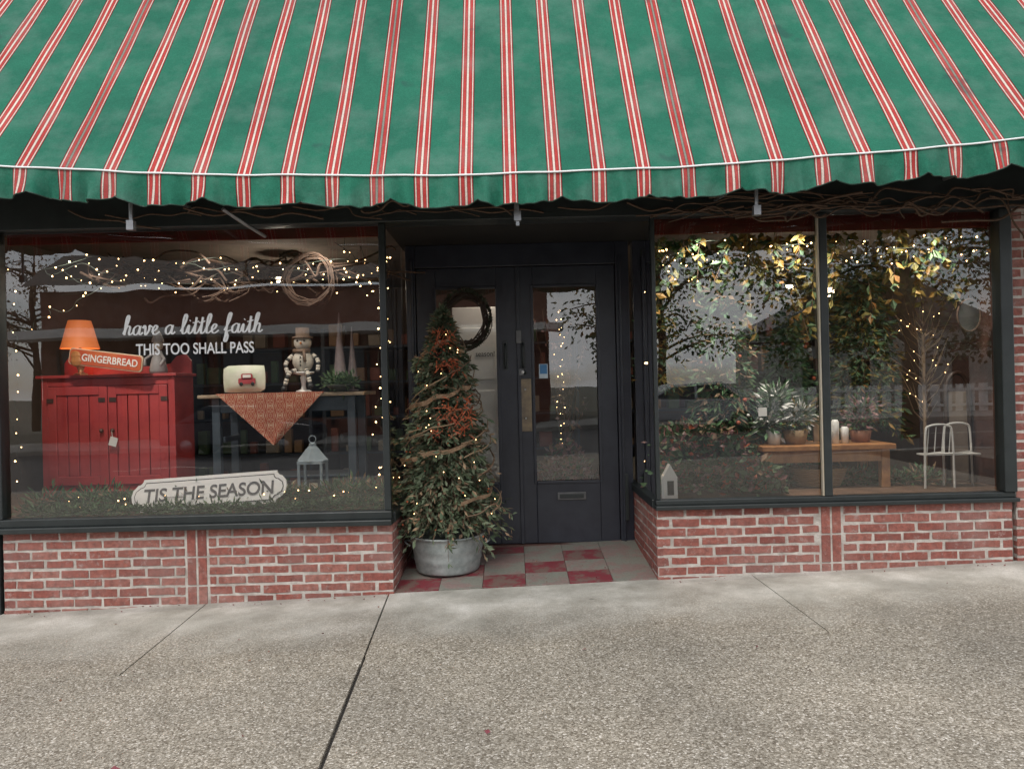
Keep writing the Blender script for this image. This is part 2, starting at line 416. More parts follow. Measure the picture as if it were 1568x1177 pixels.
pane(g,(1.10,5.7,ZR+.07),(1.10,6.72,ZR+.07),(1.10,6.72,2.80),(1.10,5.7,2.80))
g.obj('glass_panes',m_glass,B)
m_wall=M('interior_wall',(.12,.09,.07),(.08,.06,.045),scale=2,rough=.8)
m_floorw=M('interior_floor',(.16,.09,.05),(.10,.05,.03),scale=5,rough=.4)
g=MB(); g.box(-6.0,6.0,11.5,11.6,-.3,3.2); g.box(-5.0,-4.95,5.87,11.5,-.2,3.2); g.box(4.9,4.95,5.87,11.5,-.2,3.2)
g.obj('interior_walls',m_wall,B)
g=MB(); g.box(-4.95,4.9,6.85,11.5,.02,.07); g.obj('interior_floor',m_floorw,B)
g=MB(); g.box(-4.95,4.9,5.87,11.5,3.1,3.15); g.obj('interior_ceiling',M('interior_ceiling_mat',(.25,.20,.16),rough=.9),B)
g=MB(); g.box(-4.94,-1.06,5.81,7.25,.3,.60); g.box(1.19,4.89,5.81,7.25,.3,.62)
g.box(-4.94,-1.0,5.724,5.809,.3,.60); g.box(1.14,4.89,5.724,5.809,.3,.62)
g.obj('display_deck',M('deck_wood',(.16,.09,.055),(.09,.05,.03),rough=.6),B)
g=MB(); g.box(1.13,3.73,5.725,5.75,2.68,2.8); g.box(-3.88,-1.0,5.725,5.75,2.72,2.8); g.obj('red_pelmet',M('maroon',(.16,.022,.016),rough=.8),B)
g=MB(); g.box(3.95,4.05,5.88,7.2,.62,2.8); g.obj('side_partition',M('brown_partition',(.11,.045,.03),(.07,.03,.02),rough=.8),B)
t=MB()
pat=["RGRGRG","GRGRGG","RGGGRG","GGRGGG"]
for r in range(4):
    for k in range(6):
        x0=-.937+k*.3365; y0=5.69+r*.275; x1=x0+.333; y1=y0+.272
        if y1>6.79: y1=6.79
        zz=lambda x,y:gz(x)+.004+(y-5.69)*.075
        vs=[(x0,y0),(x1,y0),(x1,y1),(x0,y1)]
        mi=0 if pat[r][k]=='R' else 1
        v8=[(x,y,zz(x,y)-.05) for x,y in vs]+[(x,y,zz(x,y)) for x,y in vs]
        t.add(v8,[(4,5,6,7),(0,1,5,4),(1,2,6,5),(2,3,7,6),(3,0,4,7)],mi)
def worn(name,c,wc):
    m,nt,o=newmat(name); p=nt.nodes.new('ShaderNodeBsdfPrincipled'); nt.links.new(p.outputs[0],o.inputs[0]); p.inputs['Roughness'].default_value=.45
    q=mixc(nt,ramp(nt,noise(nt,5,9,rough=.78),[(.48,(0,0,0)),(.54,(.95,.95,.95))]),c,wc)
    nt.links.new(mixc(nt,ramp(nt,noise(nt,60,3),[(.4,(0,0,0)),(.8,(.5,.5,.5))]),q,(.1,.09,.08)),p.inputs['Base Color']); return m
t.obj('entry_tiles',[worn('red_tile',(.20,.025,.038),(.18,.12,.10)),worn('grey_tile',(.22,.22,.185),(.25,.17,.155))],B)
D=MB(); y0,y1=6.74,6.79
def leafdoor(x0,x1,gx0,gx1,gz0,gz1):
    zb,zt=.10,2.62
    D.box(x0,gx0,y0,y1,zb,zt); D.box(gx1,x1,y0,y1,zb,zt)
    D.box(gx0,gx1,y0,y1,zb,gz0); D.box(gx0,gx1,y0,y1,gz1,zt)
    w=.022
    D.box(gx0-w,gx0+.004,y0-.012,y0-.001,gz0-w,gz1+w); D.box(gx1-.004,gx1+w,y0-.012,y0-.001,gz0-w,gz1+w)
    D.box(gx0+.005,gx1-.005,y0-.012,y0-.001,gz0-w,gz0+.004); D.box(gx0+.005,gx1-.005,y0-.012,y0-.001,gz1-.004,gz1+w)
leafdoor(-.855,.062,-.68,-.13,.66,2.43)
leafdoor(.072,.955,.205,.785,.66,2.43)
D.box(.05,.085,y0-.02,y0-.002,.10,2.62)
D.obj('door_leaves',m_door,B,bevel=.005)
D=MB()
D.box(-.945,-.86,6.72,6.82,.02,2.83); D.box(.96,1.083,6.72,6.82,.05,2.83); D.box(-.86,.96,6.72,6.82,2.625,2.83)
D.box(-.90,-.875,6.695,6.718,.05,2.7); D.box(.985,1.005,6.695,6.718,.06,2.7)
D.obj('door_frame',m_door,B,bevel=.006)
D=MB(); D.box(-.86,.96,6.70,6.82,.02,.095); D.obj('threshold',M('worn_wood',(.10,.05,.04),rough=.6),B)
g=MB(); g.poly([(-.68,6.765,.66),(-.13,6.765,.66),(-.13,6.765,2.43),(-.68,6.765,2.43)]); g.poly([(.205,6.765,.66),(.785,6.765,.66),(.785,6.765,2.43),(.205,6.765,2.43)])
g.obj('door_glass',m_glass,B)
D=MB()
D.box(.05,.175,6.722,6.736,1.12,1.60)
D.obj('push_plate',m_brass,B,bevel=.004)
D=MB()
D.box(.39,.65,6.722,6.736,.49,.56)
D.box(.045,.095,6.70,6.736,1.92,2.04); D.box(.065,.11,6.712,6.736,1.63,1.69)
D.obj('lock_plates',M('dull_steel',(.16,.16,.16),(.10,.10,.10),metal=.6,rough=.5),B,bevel=.004)
D=MB(); D.box(.41,.63,6.716,6.721,.505,.545); D.obj('mail_slot',m_black,B,bevel=.003)
D=MB()
for x in (-.055,.105):
    D.tube(catmull([(x,6.735,1.92),(x,6.69,1.90),(x,6.68,1.81),(x,6.69,1.72),(x,6.735,1.70)]),.011,8)
    D.box(x-.022,x+.022,6.728,6.736,1.68,1.95)
D.box(1.0,1.03,6.68,6.716,.30,.72)
D.ball((.12,6.725,1.655),.018)
D.obj('pull_handles',m_black,B,bevel=.002)
D=MB(); D.ball((.10,6.715,1.66),.016); D.ball((.12,6.712,1.24),.008); D.ball((.12,6.712,1.5),.008); D.obj('cylinder_lock',m_white,B,smooth=True)
s=grp('door_sticker',(.29,6.755,1.66))
g=MB(); g.box(.25,.33,6.752,6.756,1.60,1.73); g.obj('sticker_card',M('sticker_white',(.6,.7,.75)),s)
g=MB(); g.box(.258,.322,6.748,6.751,1.64,1.725); g.obj('sticker_print',M('sticker_blue',(.08,.25,.5)),s)

# ------------------------------------------------------------ awning
A=grp('striped_awning',(0,4.55,2.85))
m_aw=awning_mat()
YE=4.55
def ze(x): 
    xx=max(-4,min(4,x)); return 2.848+.0133*(xx+.1)**2
def hn(a,b): return math.sin(a*3.1+b*1.7)*.5+math.sin(a*7.3-b*2.9+1.3)*.3+math.sin(a*13.1+b*5.1)*.2
NX=260;NT=24; g=MB(); vs=[];fs=[]
for j in range(NT+1):
    t_=j/NT
    for i in range(NX+1):
        x=-5.2+10.4*i/NX
        e=ze(x)+.006*hn(x*1.3,0)*(1-t_)
        y=YE+(5.80-YE)*t_; z=e+(4.75-e)*t_
        sag=.012*math.sin(math.pi*t_)*(.6+.4*math.cos(x*2.3))+.009*hn(x*2,t_*3)
        vs.append((x,y+sag*.8,z-sag*.5))
for j in range(NT):
    for i in range(NX): a=j*(NX+1)+i; fs.append((a,a+1,a+NX+2,a+NX+1))
g.add(vs,fs); g.obj('canopy_canvas',m_aw,A,smooth=True)
g=MB(); vs=[];fs=[]; NX=800;NV=8
for j in range(NV+1):
    t_=j/NV
    for i in range(NX+1):
        x=-5.2+10.4*i/NX
        sc_=abs(math.sin(math.pi*(x-XC-.06)/(PER*2)+.16*math.sin(x*2.1)))**.55
        h=.152+.050*sc_+.008*hn(x*2,2)
        y=YE-.006-t_*(.012+.030*hn(x*4,.5)+.022*math.sin(x*27+2.5*math.sin(x*5)+t_)+.013*math.sin(x*61+3*math.sin(x*7)-t_*2))
        vs.append((x,y,ze(x)+.006*hn(x*1.3,0)-t_*h))
for j in range(NV):
    for i in range(NX): a=j*(NX+1)+i; fs.append((a+NX+1,a+NX+2,a+1,a))
g.add(vs,fs); g.obj('valance',m_aw,A,smooth=True)
g=MB()
g.tube([(-5.2+10.4*i/200,YE-.014,ze(-5.2+10.4*i/200)+.006*hn((-5.2+10.4*i/200)*1.3,0)-.004) for i in range(201)],.0058,6)
g.obj('piping',m_vinyl,A,smooth=True)
g=MB(); pts=[vs[NV*(NX+1)+i] for i in range(NX+1)]
g.tube([(p[0],p[1],p[2]) for p in pts],.004,4); g.obj('binding',M('dark_green_binding',(.015,.05,.035)),A)
g=MB()
for sx in (-5.2,5.2): g.poly([(sx,YE,ze(sx)-.15),(sx,5.80,ze(sx)-.15),(sx,5.80,4.75),(sx,YE,ze(sx))])
g.obj('end_panels',M('green_canvas',(.022,.16,.10),rough=.9),A)
g=MB()
g.tube([(x,YE+.03,ze(x)-.03) for x in [-5.2+i*.4 for i in range(27)]],.016,8)
for x in (-4.4,-2.38,0.06,1.57,3.3,4.9):
    g.tube([(x,YE+.05,ze(x)-.05),(x,5.76,4.62)],.014,6)
    g.tube([(x,YE+.05,ze(x)-.05),(x,5.59,ze(x)+.02)],.014,6)
    g.tube([(x,YE+.12,ze(x)-.02),(x,YE+.12,2.60-(.05 if x==.06 else 0))],.012,6)
    g.box(x-.022,x+.022,YE+.10,YE+.14,2.58,2.64)
g.tube([(-1.80,YE+.12,2.70),(-1.72,YE+.3,2.64),(-1.66,YE+.5,2.60)],.012,6)
g.obj('awning_frame',m_metal,A,smooth=False)

# ------------------------------------------------------------ helpers: lights, vines, garlands
def walk(p,q,n,j,k=4):
    p=Vector(p);q=Vector(q); P=[p.lerp(q,i/n)+Vector((R(-j,j),R(-j,j)*.5,R(-j,j))) for i in range(n+1)]
    return catmull(P,k)
def lights(name,paths,step=.09,jit=.02,r=.0068,parent=None):
    L=grp(name,paths[0][0]); wv=MB(); bl=MB()
    for P in paths:
        P=[Vector(p) for p in P]; wv.tube(P,.002,4)
        acc=0
        for a,b in zip(P,P[1:]):
            l=(b-a).length; acc+=l
            if acc>step*R(.6,1.6):
                acc=0; bl.ball(b+Vector((R(-jit,jit),R(-jit,jit)*.5,R(-jit,jit))),r*R(.5,1.25),n=6)
    wv.obj('wire',m_wire,L); bl.obj('bulbs',m_bulb,L,smooth=True)
def vines(name,spec,r=.007,mat=None):
    V=MB()
    for p,q,n,j in spec: V.tube(walk(p,q,n,j),r*R(.6,1.4),5)
    return V.obj(name,mat or m_vine)
sp=[]
for i in range(30):
    x=R(.9,3.6); sp.append(((x,R(5.45,5.58),R(2.74,2.92)),(x+R(.5,1.3),R(5.45,5.58),R(2.76,2.95)),6,.05))
for i in range(12):
    x=R(-3.4,.4); sp.append(((x,R(5.45,5.58),R(2.82,2.93)),(x+R(.4,1.0),R(5.45,5.58),R(2.80,2.95)),5,.04))
sp.append(((3.62,5.5,2.9),(3.86,5.52,2.5),5,.04)); sp.append(((3.70,5.5,2.9),(3.9,5.52,2.55),5,.04))
vines('grapevine_swag',sp)
sp=[]
for i in range(38):
    x=R(-3.8,-1.6); sp.append(((x,R(6.0,6.3),R(2.32,2.68)),(x+R(.4,1.1),R(6.0,6.3),R(2.35,2.66)),6,.08))
vines('grapevine_garland',sp,.009,m_vine2)
W=MB()
for cx,cz,R0 in ((-1.62,2.44,.20),):
    for i in range(18):
        rr=R0*R(.86,1.12); ph=R(0,6); cy=6.0
        P=[(cx+(rr+.015*math.sin(3*a+ph))*math.cos(a),cy+.02*math.sin(2*a+ph),cz+(rr+.015*math.cos(4*a+ph))*math.sin(a)) for a in [6.283*k/28 for k in range(29)]]
        W.tube(P,.006,5)
W.obj('grapevine_wreath',m_vine2)
paths=[]
for k in range(5): paths.append(walk((-3.85,5.95+k*.1,2.62-k*.035),(-1.0,5.95+k*.05,2.58-k*.06),16,.07))
for k in range(3): paths.append(walk((-1.02,5.8+.14*k,2.75),(-1.03,5.82+.14*k,.7),22,.02))
for k in range(3): paths.append(walk((-1.35+.05*k,5.9,2.7),(-.99,5.95+.1*k,2.15),9,.08))
paths.append(walk((-4.0,5.95,2.7),(-4.02,6.0,.7),20,.03)); paths.append(walk((-4.05,6.1,2.1),(-3.0,6.0,2.55),14,.05))
paths.append(walk((-1.1,6.0,1.5),(-1.05,6.0,.65),16,.07))
lights('string_lights',paths,.14)
paths=[]
for k in range(4): paths.append(walk((1.15,5.95+k*.1,2.62-k*.03),(4.0,5.95+k*.1,2.60-k*.02),18,.07))
for k in range(3): paths.append(walk((1.13,5.85+.18*k,2.7),(1.13,5.85+.18*k,.7),24,.02))
for k in range(3): paths.append(walk((1.15,6.2-.1*k,2.7),(1.5,6.1,2.35),8,.09))
lights('string_lights',paths,.15)
paths=[]
for k in range(3): paths.append(walk((-3.8,5.9,.68),(-1.1,5.92,.72),20,.05))
lights('string_lights',paths,.32,r=.005)
def garland(name,a,b,rad,n,ls,mats,par=None,lw=.35,lump=0):
    g=MB(); a=Vector(a);b=Vector(b)
    for i in range(n):
        u=random.random(); p=a.lerp(b,u); d=Vector((R(-1,1),R(-1,1),R(-.5,1)))
        if d.length<.1: continue
        rr=rad*(1+lump*math.sin(u*37+2*math.sin(u*11)))
        p=p+d.normalized()*rr*R(0,.85); g.leaf(p,d,ls*R(.6,1.3),ls*lw*R(.7,1.2),random.randrange(len(mats)))
    return g.obj(name,mats,par)
m_pine=M('pine_green',(.06,.15,.06),island=[(.035,.11,.045),(.09,.19,.075),(.06,.14,.065)])
garland('pine_garland',(-3.88,6.05,.65),(-1.02,6.03,.66),.14,5200,.085,[m_leafg,m_leafg,m_pine,m_pine,m_tan],lw=.22,lump=.45)
garland('pine_garland',(-3.88,5.83,.62),(-1.02,5.81,.62),.06,2400,.07,[m_leafg,m_leafg,m_pine],lw=.22,lump=.5)

# ------------------------------------------------------------ left display
T=grp('window_lettering',(-2.44,5.67,2.0))
GY={'h':[[(0,.1),(.35,1.2),(.48,2.0),(.33,2.15),(.2,1.6),(.13,0)],[(.13,0),(.25,.7),(.5,1),(.66,.8),(.6,.2),(.72,0),(1.0,.25)]],
'a':[[(.72,.85),(.45,1),(.1,.7),(.1,.15),(.35,0),(.6,.3),(.74,.98),(.68,.2),(.82,0),(1.05,.25)]],
'v':[[(0,.7),(.15,1),(.27,.8),(.3,.1),(.42,0),(.68,.5),(.7,1),(1.0,.8)]],
'e':[[(0,.25),(.4,.5),(.55,.85),(.35,1),(.12,.6),(.2,.1),(.45,0),(.85,.3)]],
'l':[[(0,.25),(.4,1.2),(.52,1.9),(.36,2.15),(.2,1.5),(.2,.2),(.38,0),(.65,.25)]],
'i':[[(0,.25),(.2,.95),(.2,.2),(.36,0),(.62,.25)],[(.24,1.4),(.3,1.48)]],
't':[[(0,.25),(.25,1),(.32,1.8),(.26,.2),(.42,0),(.68,.25)],[(-.05,1.2),(.25,1.22),(.6,1.36)]],
'f':[[(0,.25),(.4,1.2),(.58,2.05),(.42,2.2),(.27,1.6),(.2,0),(.1,-.85),(.3,-.95),(.42,-.4),(.3,.1),(.8,.3)]]}
ADV={'h':1.0,'a':1.0,'v':.95,'e':.8,'l':.62,'i':.6,'t':.65,'f':.75,' ':.62}
g=MB(); cx=0; K=.0735; X0=-2.975; Z0=2.0
for ch in 'have a little faith':
    for st in GY.get(ch,[]):
        P=catmull([(cx+x+y*.12,0,y) for x,y in st],6)
        P=[Vector((X0+p.x*K,0,Z0+p.z*K*.93)) for p in P]
        n=len(P); rr=[]
        for i,p in enumerate(P):
            dd=P[min(i+1,n-1)]-P[max(i-1,0)]; down=abs(dd.z)/(dd.length+1e-6)
            rr.append(.0045+.0055*down**2)
        o=len(g.v); g.tube(P,rr,6)
        for i in range(o,len(g.v)):
            v=g.v[i]; g.v[i]=(v[0],5.6745+v[1]*.1,v[2])
    cx+=ADV[ch]
g.obj('script_line',m_vinyl,T)
text('caps_line','THIS TOO SHALL PASS',-2.425,1.885,5.6745,.905,.088,m_vinyl,T,off=.012)

C=grp('red_cabinet',(-3.69,6.95,.62))
g=MB(); x0,x1,yf,yb,zb,zt=-4.30,-3.08,6.75,7.15,.60,1.73
g.box(x0,x0+.06,yf,yb,zb,zt-.03); g.box(x1-.06,x1,yf,yb,zb,zt-.03); g.box(x0+.06,x1-.06,yb-.02,yb-.002,zb+.1,zt-.03)
g.box(x0-.03,x1+.03,yf-.03,yb+.01,zt-.028,zt)
g.box(x0+.06,x1-.06,yf+.005,yf+.03,zt-.10,zt-.03); g.box(x0+.06,x1-.06,yf+.005,yf+.03,zb+.06,zb+.12)
mid=(x0+x1)/2
for a,b in ((x0+.065,mid-.004),(mid+.004,x1-.065)):
    z0_,z1_=zb+.125,zt-.105
    g.box(a,a+.075,yf-.012,yf+.02,z0_,z1_); g.box(b-.075,b,yf-.012,yf+.02,z0_,z1_)
    g.box(a+.075,b-.075,yf-.012,yf+.02,z1_-.08,z1_); g.box(a+.075,b-.075,yf-.012,yf+.02,z0_,z0_+.08)
    n=4; w_=(b-a-.15)/n
    for k in range(n): g.box(a+.075+k*w_+.004,a+.075+(k+1)*w_-.004,yf,yf+.018,z0_+.08,z1_-.08)
g.prism([(x0,zt),(x0,zt+.12),(x0+.05,zt+.19),(x0+.14,zt+.17),(x0+.2,zt+.10),(x0+.35,zt+.08),(x1-.35,zt+.08),(x1-.2,zt+.10),(x1-.14,zt+.17),(x1-.05,zt+.19),(x1,zt+.12),(x1,zt)],yb-.04,yb-.01)
g.obj('carcass_and_doors',m_red,C,bevel=.005)
g=MB()
for x in (mid-.05,mid+.05): g.ball((x,yf-.03,1.22),.02); 
for x,z in ((x0+.09,1.5),(x1-.09,1.5),(mid-.05,1.50),(mid+.05,1.50)): g.box(x-.03,x+.03,yf-.018,yf-.0125,z-.02,z+.02)
g.obj('hinges_and_knobs',M('iron',(.10,.06,.05),rough=.5,metal=.5),C)
g=MB(); g.box(mid+.03,mid+.10,yf-.05,yf-.045,1.08,1.16,rot=Matrix.Rotation(.3,3,'Y')); g.tube([(mid+.05,yf-.045,1.22),(mid+.06,yf-.047,1.15)],.002,4); g.obj('price_tag',m_white,C)
Lp=grp('table_lamp',(-4.02,6.9,1.73))
g=MB(); g.lathe((-4.02,6.9,1.73),[(.001,0),(.06,0),(.06,.015),(.02,.03),(.035,.08),(.045,.12),(.03,.17),(.012,.2),(.012,.28)],16); g.obj('lamp_base',M('brass_base',(.3,.16,.07),metal=.5,rough=.4),Lp,smooth=True)
g=MB(); g.lathe((-4.02,6.9,1.98),[(.165,0),(.15,.05),(.11,.21),(.095,.26)],24)
m_shade=M('orange_shade',(.65,.22,.08),(.6,.18,.06),emit=(1,.22,.05),es=.34); g.obj('lamp_shade',m_shade,Lp,smooth=True)
def plight(name,x,y,z,W,par,r=.05,c=(1,.87,.72)):
    l=bpy.data.lights.new(name,'POINT'); l.energy=W; l.shadow_soft_size=r; l.color=c
    o=bpy.data.objects.new(name,l); o.location=(x,y,z); col.objects.link(o)
    if par: o.parent=par; o.matrix_parent_inverse=Matrix.Translation(-par.location)
g=MB(); g.ball((-4.02,6.9,2.06),.035); g.obj('lamp_bulb',M('lampbulb',(1,.7,.4),emit=(1,.5,.2),es=8),Lp)
plight('lamp_glow',-4.02,6.9,1.95,3,Lp,.04,(1,.5,.2))
S=grp('gingerbread_sign',(-3.65,6.6,1.86))
def rplate(mb,cx,cz,w_,h_,y0,y1,ang,rad=.03,m=0):
    P=[]
    for sx,sz,a0 in ((1,-1,-90),(1,1,0),(-1,1,90),(-1,-1,180)):
        for k in range(6):
            a=math.radians(a0+18*k); P.append((sx*(w_/2-rad)+rad*math.cos(a),sz*(h_/2-rad)+rad*math.sin(a)))
    ca,sa=math.cos(ang),math.sin(ang)
    P=[(cx+x*ca-z*sa,cz+x*sa+z*ca) for x,z in P]
    mb.prism(P,y0,y1,m)
g=MB(); rplate(g,-3.62,1.855,.66,.15,6.60,6.62,-.14,.03); g.obj('sign_edge',M('sign_cream',(.65,.5,.35)),S,bevel=.002)
g=MB(); rplate(g,-3.62,1.855,.64,.13,6.595,6.599,-.14,.028); g.obj('sign_board',M('sign_red',(.45,.06,.03),(.55,.14,.04)),S)
text('sign_text','GINGERBREAD',-3.58,1.85,6.592,.5,.065,m_white,S,off=.015,rotY=-.14)
g=MB(); g.ball((-3.88,6.59,1.90),.045,sc=(1,.25,1)); g.ball((-3.88,6.59,1.85),.05,sc=(1,.25,1)); g.obj('gingerbread_figure',M('ginger',(.45,.18,.05)),S)
sk=grp('doll_figurine',(-3.22,6.85,1.73))
g=MB(); X=-3.27
g.lathe((X,6.85,1.73),[(.001,0),(.075,0),(.08,.03),(.055,.14),(.03,.21),(.001,.22)],14,0); g.ball((X,6.85,1.99),.05,1); g.lathe((X,6.85,2.02),[(.055,0),(.05,.03),(.02,.10),(.001,.13)],12,0)
g.tube([(X-.03,6.83,1.92),(X-.09,6.78,1.86),(X-.07,6.74,1.80)],.014,6,0); g.tube([(X+.03,6.83,1.92),(X+.09,6.78,1.86),(X+.07,6.74,1.80)],.014,6,0)
g.obj('figurine_body',[M('knit_grey',(.35,.33,.33)),M('cream_cloth',(.65,.58,.5))],sk,smooth=True)

Tb=grp('side_table',(-2.0,6.6,.62))
g=MB(); g.box(-2.72,-1.28,6.38,6.95,1.49,1.52); g.obj('table_top',M('weathered_wood',(.36,.28,.19),(.22,.16,.11),scale=20),Tb,bevel=.006)
g=MB()
for x in (-2.62,-1.44):
    for y in (6.44,6.86): g.box(x,x+.07,y,y+.06,.60,1.49)
g.box(-2.55,-1.44,6.45,6.47,1.36,1.489); g.box(-2.55,-1.44,6.88,6.90,1.36,1.489)
g.box(-2.55,-1.44,6.46,6.88,.78,.80)
for x in (-2.55,-1.52): g.box(x,x+.02,6.50,6.86,1.1,1.15)
g.obj('table_legs',m_blue,Tb,bevel=.005)
def cloth_mat():
    m,nt,o=newmat('patterned_cloth'); p=nt.nodes.new('ShaderNodeBsdfPrincipled'); nt.links.new(p.outputs[0],o.inputs[0]); p.inputs['Roughness'].default_value=.9
    tc=nt.nodes.new('ShaderNodeTexCoord'); sp=nt.nodes.new('ShaderNodeSeparateXYZ'); nt.links.new(tc.outputs['Object'],sp.inputs[0])
    ma=lambda op,a,b=None: mathn(nt,op,a,b)
    def cell(v): return ma('SUBTRACT',ma('FRACT',ma('MULTIPLY',v,6.)),.5)
    a=cell(ma('ADD',sp.outputs[0],sp.outputs[2])); b_=cell(ma('SUBTRACT',sp.outputs[0],sp.outputs[2]))
    r=ma('SQRT',ma('ADD',ma('MULTIPLY',a,a),ma('MULTIPLY',b_,b_)))
    s_=ma('SINE',ma('MULTIPLY',r,24)); q=ma('MULTIPLY',ma('ADD',s_,ma('MULTIPLY',ma('COSINE',ma('MULTIPLY',ma('ADD',a,b_),19)),.6)),.3)
    q=ma('ADD',q,.5)
    c=ramp(nt,q,[(.40,(.36,.085,.05)),(.48,(.58,.42,.30)),(.56,(.58,.42,.30)),(.64,(.40,.12,.065))]); nt.links.new(c,p.inputs['Base Color']); return m
g=MB(); n=24; vs=[];fs=[]
for j in range(13):
    t_=j/12
    for i in range(n+1):
        u=i/n; xl=-2.55+.49*t_; xr=-1.62-.43*t_
        x=xl+(xr-xl)*u; z=1.53-.45*t_; y=6.365-.012*math.sin(u*9+t_*2)*t_-.006
        vs.append((x,y,z))
for j in range(12):
    for i in range(n): a=j*(n+1)+i; fs.append((a,a+1,a+n+2,a+n+1))
g.add(vs,fs); g.poly([(-2.55,6.36,1.531),(-1.62,6.36,1.531),(-1.75,6.9,1.526),(-2.4,6.9,1.526)])
g.obj('table_runner',cloth_mat(),smooth=False)
P_=grp('truck_print_pillow',(-2.35,6.5,1.53))
g=MB(); n=10
for side in (-1,1):
    vs=[];fs=[]
    for j in range(n+1):
        for i in range(n+1):
            u=i/n*2-1;v=j/n*2-1; puff=.045*(1-u**4)*(1-v**4)
            vs.append((-2.35+u*.185*(1-.05*v*v),6.50+side*puff,1.655+v*.12*(1-.05*u*u)))
    for j in range(n):
        for i in range(n): a=j*(n+1)+i; fs.append((a,a+1,a+n+2,a+n+1) if side<0 else (a,a+n+1,a+n+2,a+1))
    g.add(vs,fs)
g.obj('pillow_body',M('cream_linen',(.62,.61,.52),(.48,.52,.38),scale=8,bump=.2),P_,smooth=True)
g=MB(); rplate(g,-2.31,1.635,.15,.05,6.446,6.45,0,.01); rplate(g,-2.31,1.675,.10,.05,6.446,6.45,0,.015)
for x in (-2.36,-2.26): g.ball((x,6.447,1.61),.018,1,sc=(1,.3,1))
rplate(g,-2.31,1.678,.07,.025,6.444,6.4455,0,.006,2)
g.obj('truck_print',[M('truck_red',(.40,.05,.06)),m_black,m_white],P_)
N=grp('stuffed_snowman',(-1.85,6.5,1.53)); X=-1.83;Y=6.5
g=MB()
g.lathe((X,Y,1.525),[(.001,0),(.07,0),(.065,.012),(.022,.03),(.018,.07),(.03,.13),(.02,.15),(.09,.165),(.095,.18),(.001,.18)],20,1)
z=1.70
g.ball((X,Y,z+.10),.095,0,14,(1,.85,1.05)); g.ball((X,Y,z+.26),.075,0,14,(1.05,.9,1))
g.lathe((X,Y,z+.30),[(.09,0),(.09,.012),(.06,.018),(.06,.09),(.001,.095)],14,2)
g.ball((X-.03,Y-.065,z+.275),.009,3); g.ball((X+.03,Y-.065,z+.275),.009,3)
g.tube([(X,Y-.06,z+.255),(X+.01,Y-.12,z+.245)],[.012,.002],6,4)
for k in range(3): g.ball((X,Y-.085,z+.06+k*.035),.008,3)
g.tube([(X-.07,Y-.03,z+.19),(X,Y-.085,z+.185),(X+.07,Y-.03,z+.19)],.018,6,2); g.tube([(X+.03,Y-.08,z+.19),(X+.045,Y-.1,z+.09)],.014,6,2)
def striped(P):
    P=catmull(P,5)
    for i in range(len(P)-1): g.tube([P[i],P[i+1]],.019,8,0 if i%3 else 3)
striped([(X-.08,Y,z+.16),(X-.14,Y-.04,z+.08),(X-.11,Y-.08,z-.02)]); striped([(X+.08,Y,z+.16),(X+.14,Y-.04,z+.10),(X+.14,Y-.06,z+.0)])
striped([(X-.04,Y-.06,z+.02),(X-.09,Y-.12,z-.01),(X-.13,Y-.12,z-.12)]); striped([(X+.04,Y-.06,z+.02),(X+.07,Y-.12,z-.01),(X+.09,Y-.12,z-.1)])
g.ball((X-.135,Y-.125,z-.14),.026,3); g.ball((X+.095,Y-.125,z-.12),.026,3)
g.obj('snowman_on_stand',[M('off_white_fleece',(.58,.54,.46),(.44,.40,.35),bump=.4),m_white,M('tan_hat',(.20,.13,.09)),M('charcoal',(.03,.03,.03)),M('carrot',(.6,.2,.04))],N,smooth=True)
for k,(x,h,r) in enumerate(((-1.52,.62,.065),(-1.42,.5,.05))):
    g=MB(); g.lathe((x,6.55+.05*k,1.525),[(.001,0),(.05,0),(.05,.01),(.012,.02),(.012,.09)],12); g.lathe((x,6.55+.05*k,1.60),[(r,0),(r*.7,h*.3),(r*.35,h*.65),(.004,h)],10); g.obj('cone_tree_ornament',M('grey_felt',(.24,.19,.19),(.15,.12,.12)),smooth=True)
Bw=grp('greenery_bowl',(-1.5,6.45,1.53))
g=MB(); g.lathe((-1.50,6.44,1.525),[(.001,0),(.05,0),(.09,.03),(.12,.06),(.11,.06),(.08,.035),(.001,.02)],18); g.obj('bowl',M('dark_bowl',(.05,.05,.04)),Bw,smooth=True)
garland('bowl_greens',(-1.6,6.44,1.60),(-1.38,6.44,1.60),.10,360,.06,[m_leafg],Bw)
Ln=grp('white_lantern',(-1.62,6.2,.60))
g=MB(); x,y,z=-1.69,6.22,.60; w_=.105
g.box(x-w_,x+w_,y-w_,y+w_,z,z+.03); g.box(x-w_,x+w_,y-w_,y+w_,z+.33,z+.355)
for sx in (-1,1):
    for sy in (-1,1): g.box(x+sx*.093-.010,x+sx*.093+.010,y+sy*.093-.010,y+sy*.093+.010,z+.03,z+.33)
g.lathe((x,y,z+.355),[(.13,0),(.05,.10),(.03,.12),(.03,.14),(.001,.15)],4)
g.tube([(x+.03*math.cos(a),y,z+.53+.03*math.sin(a)) for a in [6.283*k/12 for k in range(13)]],.004,5)
g.obj('lantern_body',M('grey_white',(.30,.36,.40),(.22,.27,.30)),Ln)
g=MB(); g.lathe((x,y,z+.03),[(.035,0),(.035,.13),(.001,.13)],14); g.obj('pillar_candle',M('wax',(.7,.65,.5)),Ln,smooth=True)
SX=-2.44; SZ=.755; SY=5.93; S=grp('season_sign',(SX,SY,SZ)); ang=.048; q_=1.04
g=MB(); 
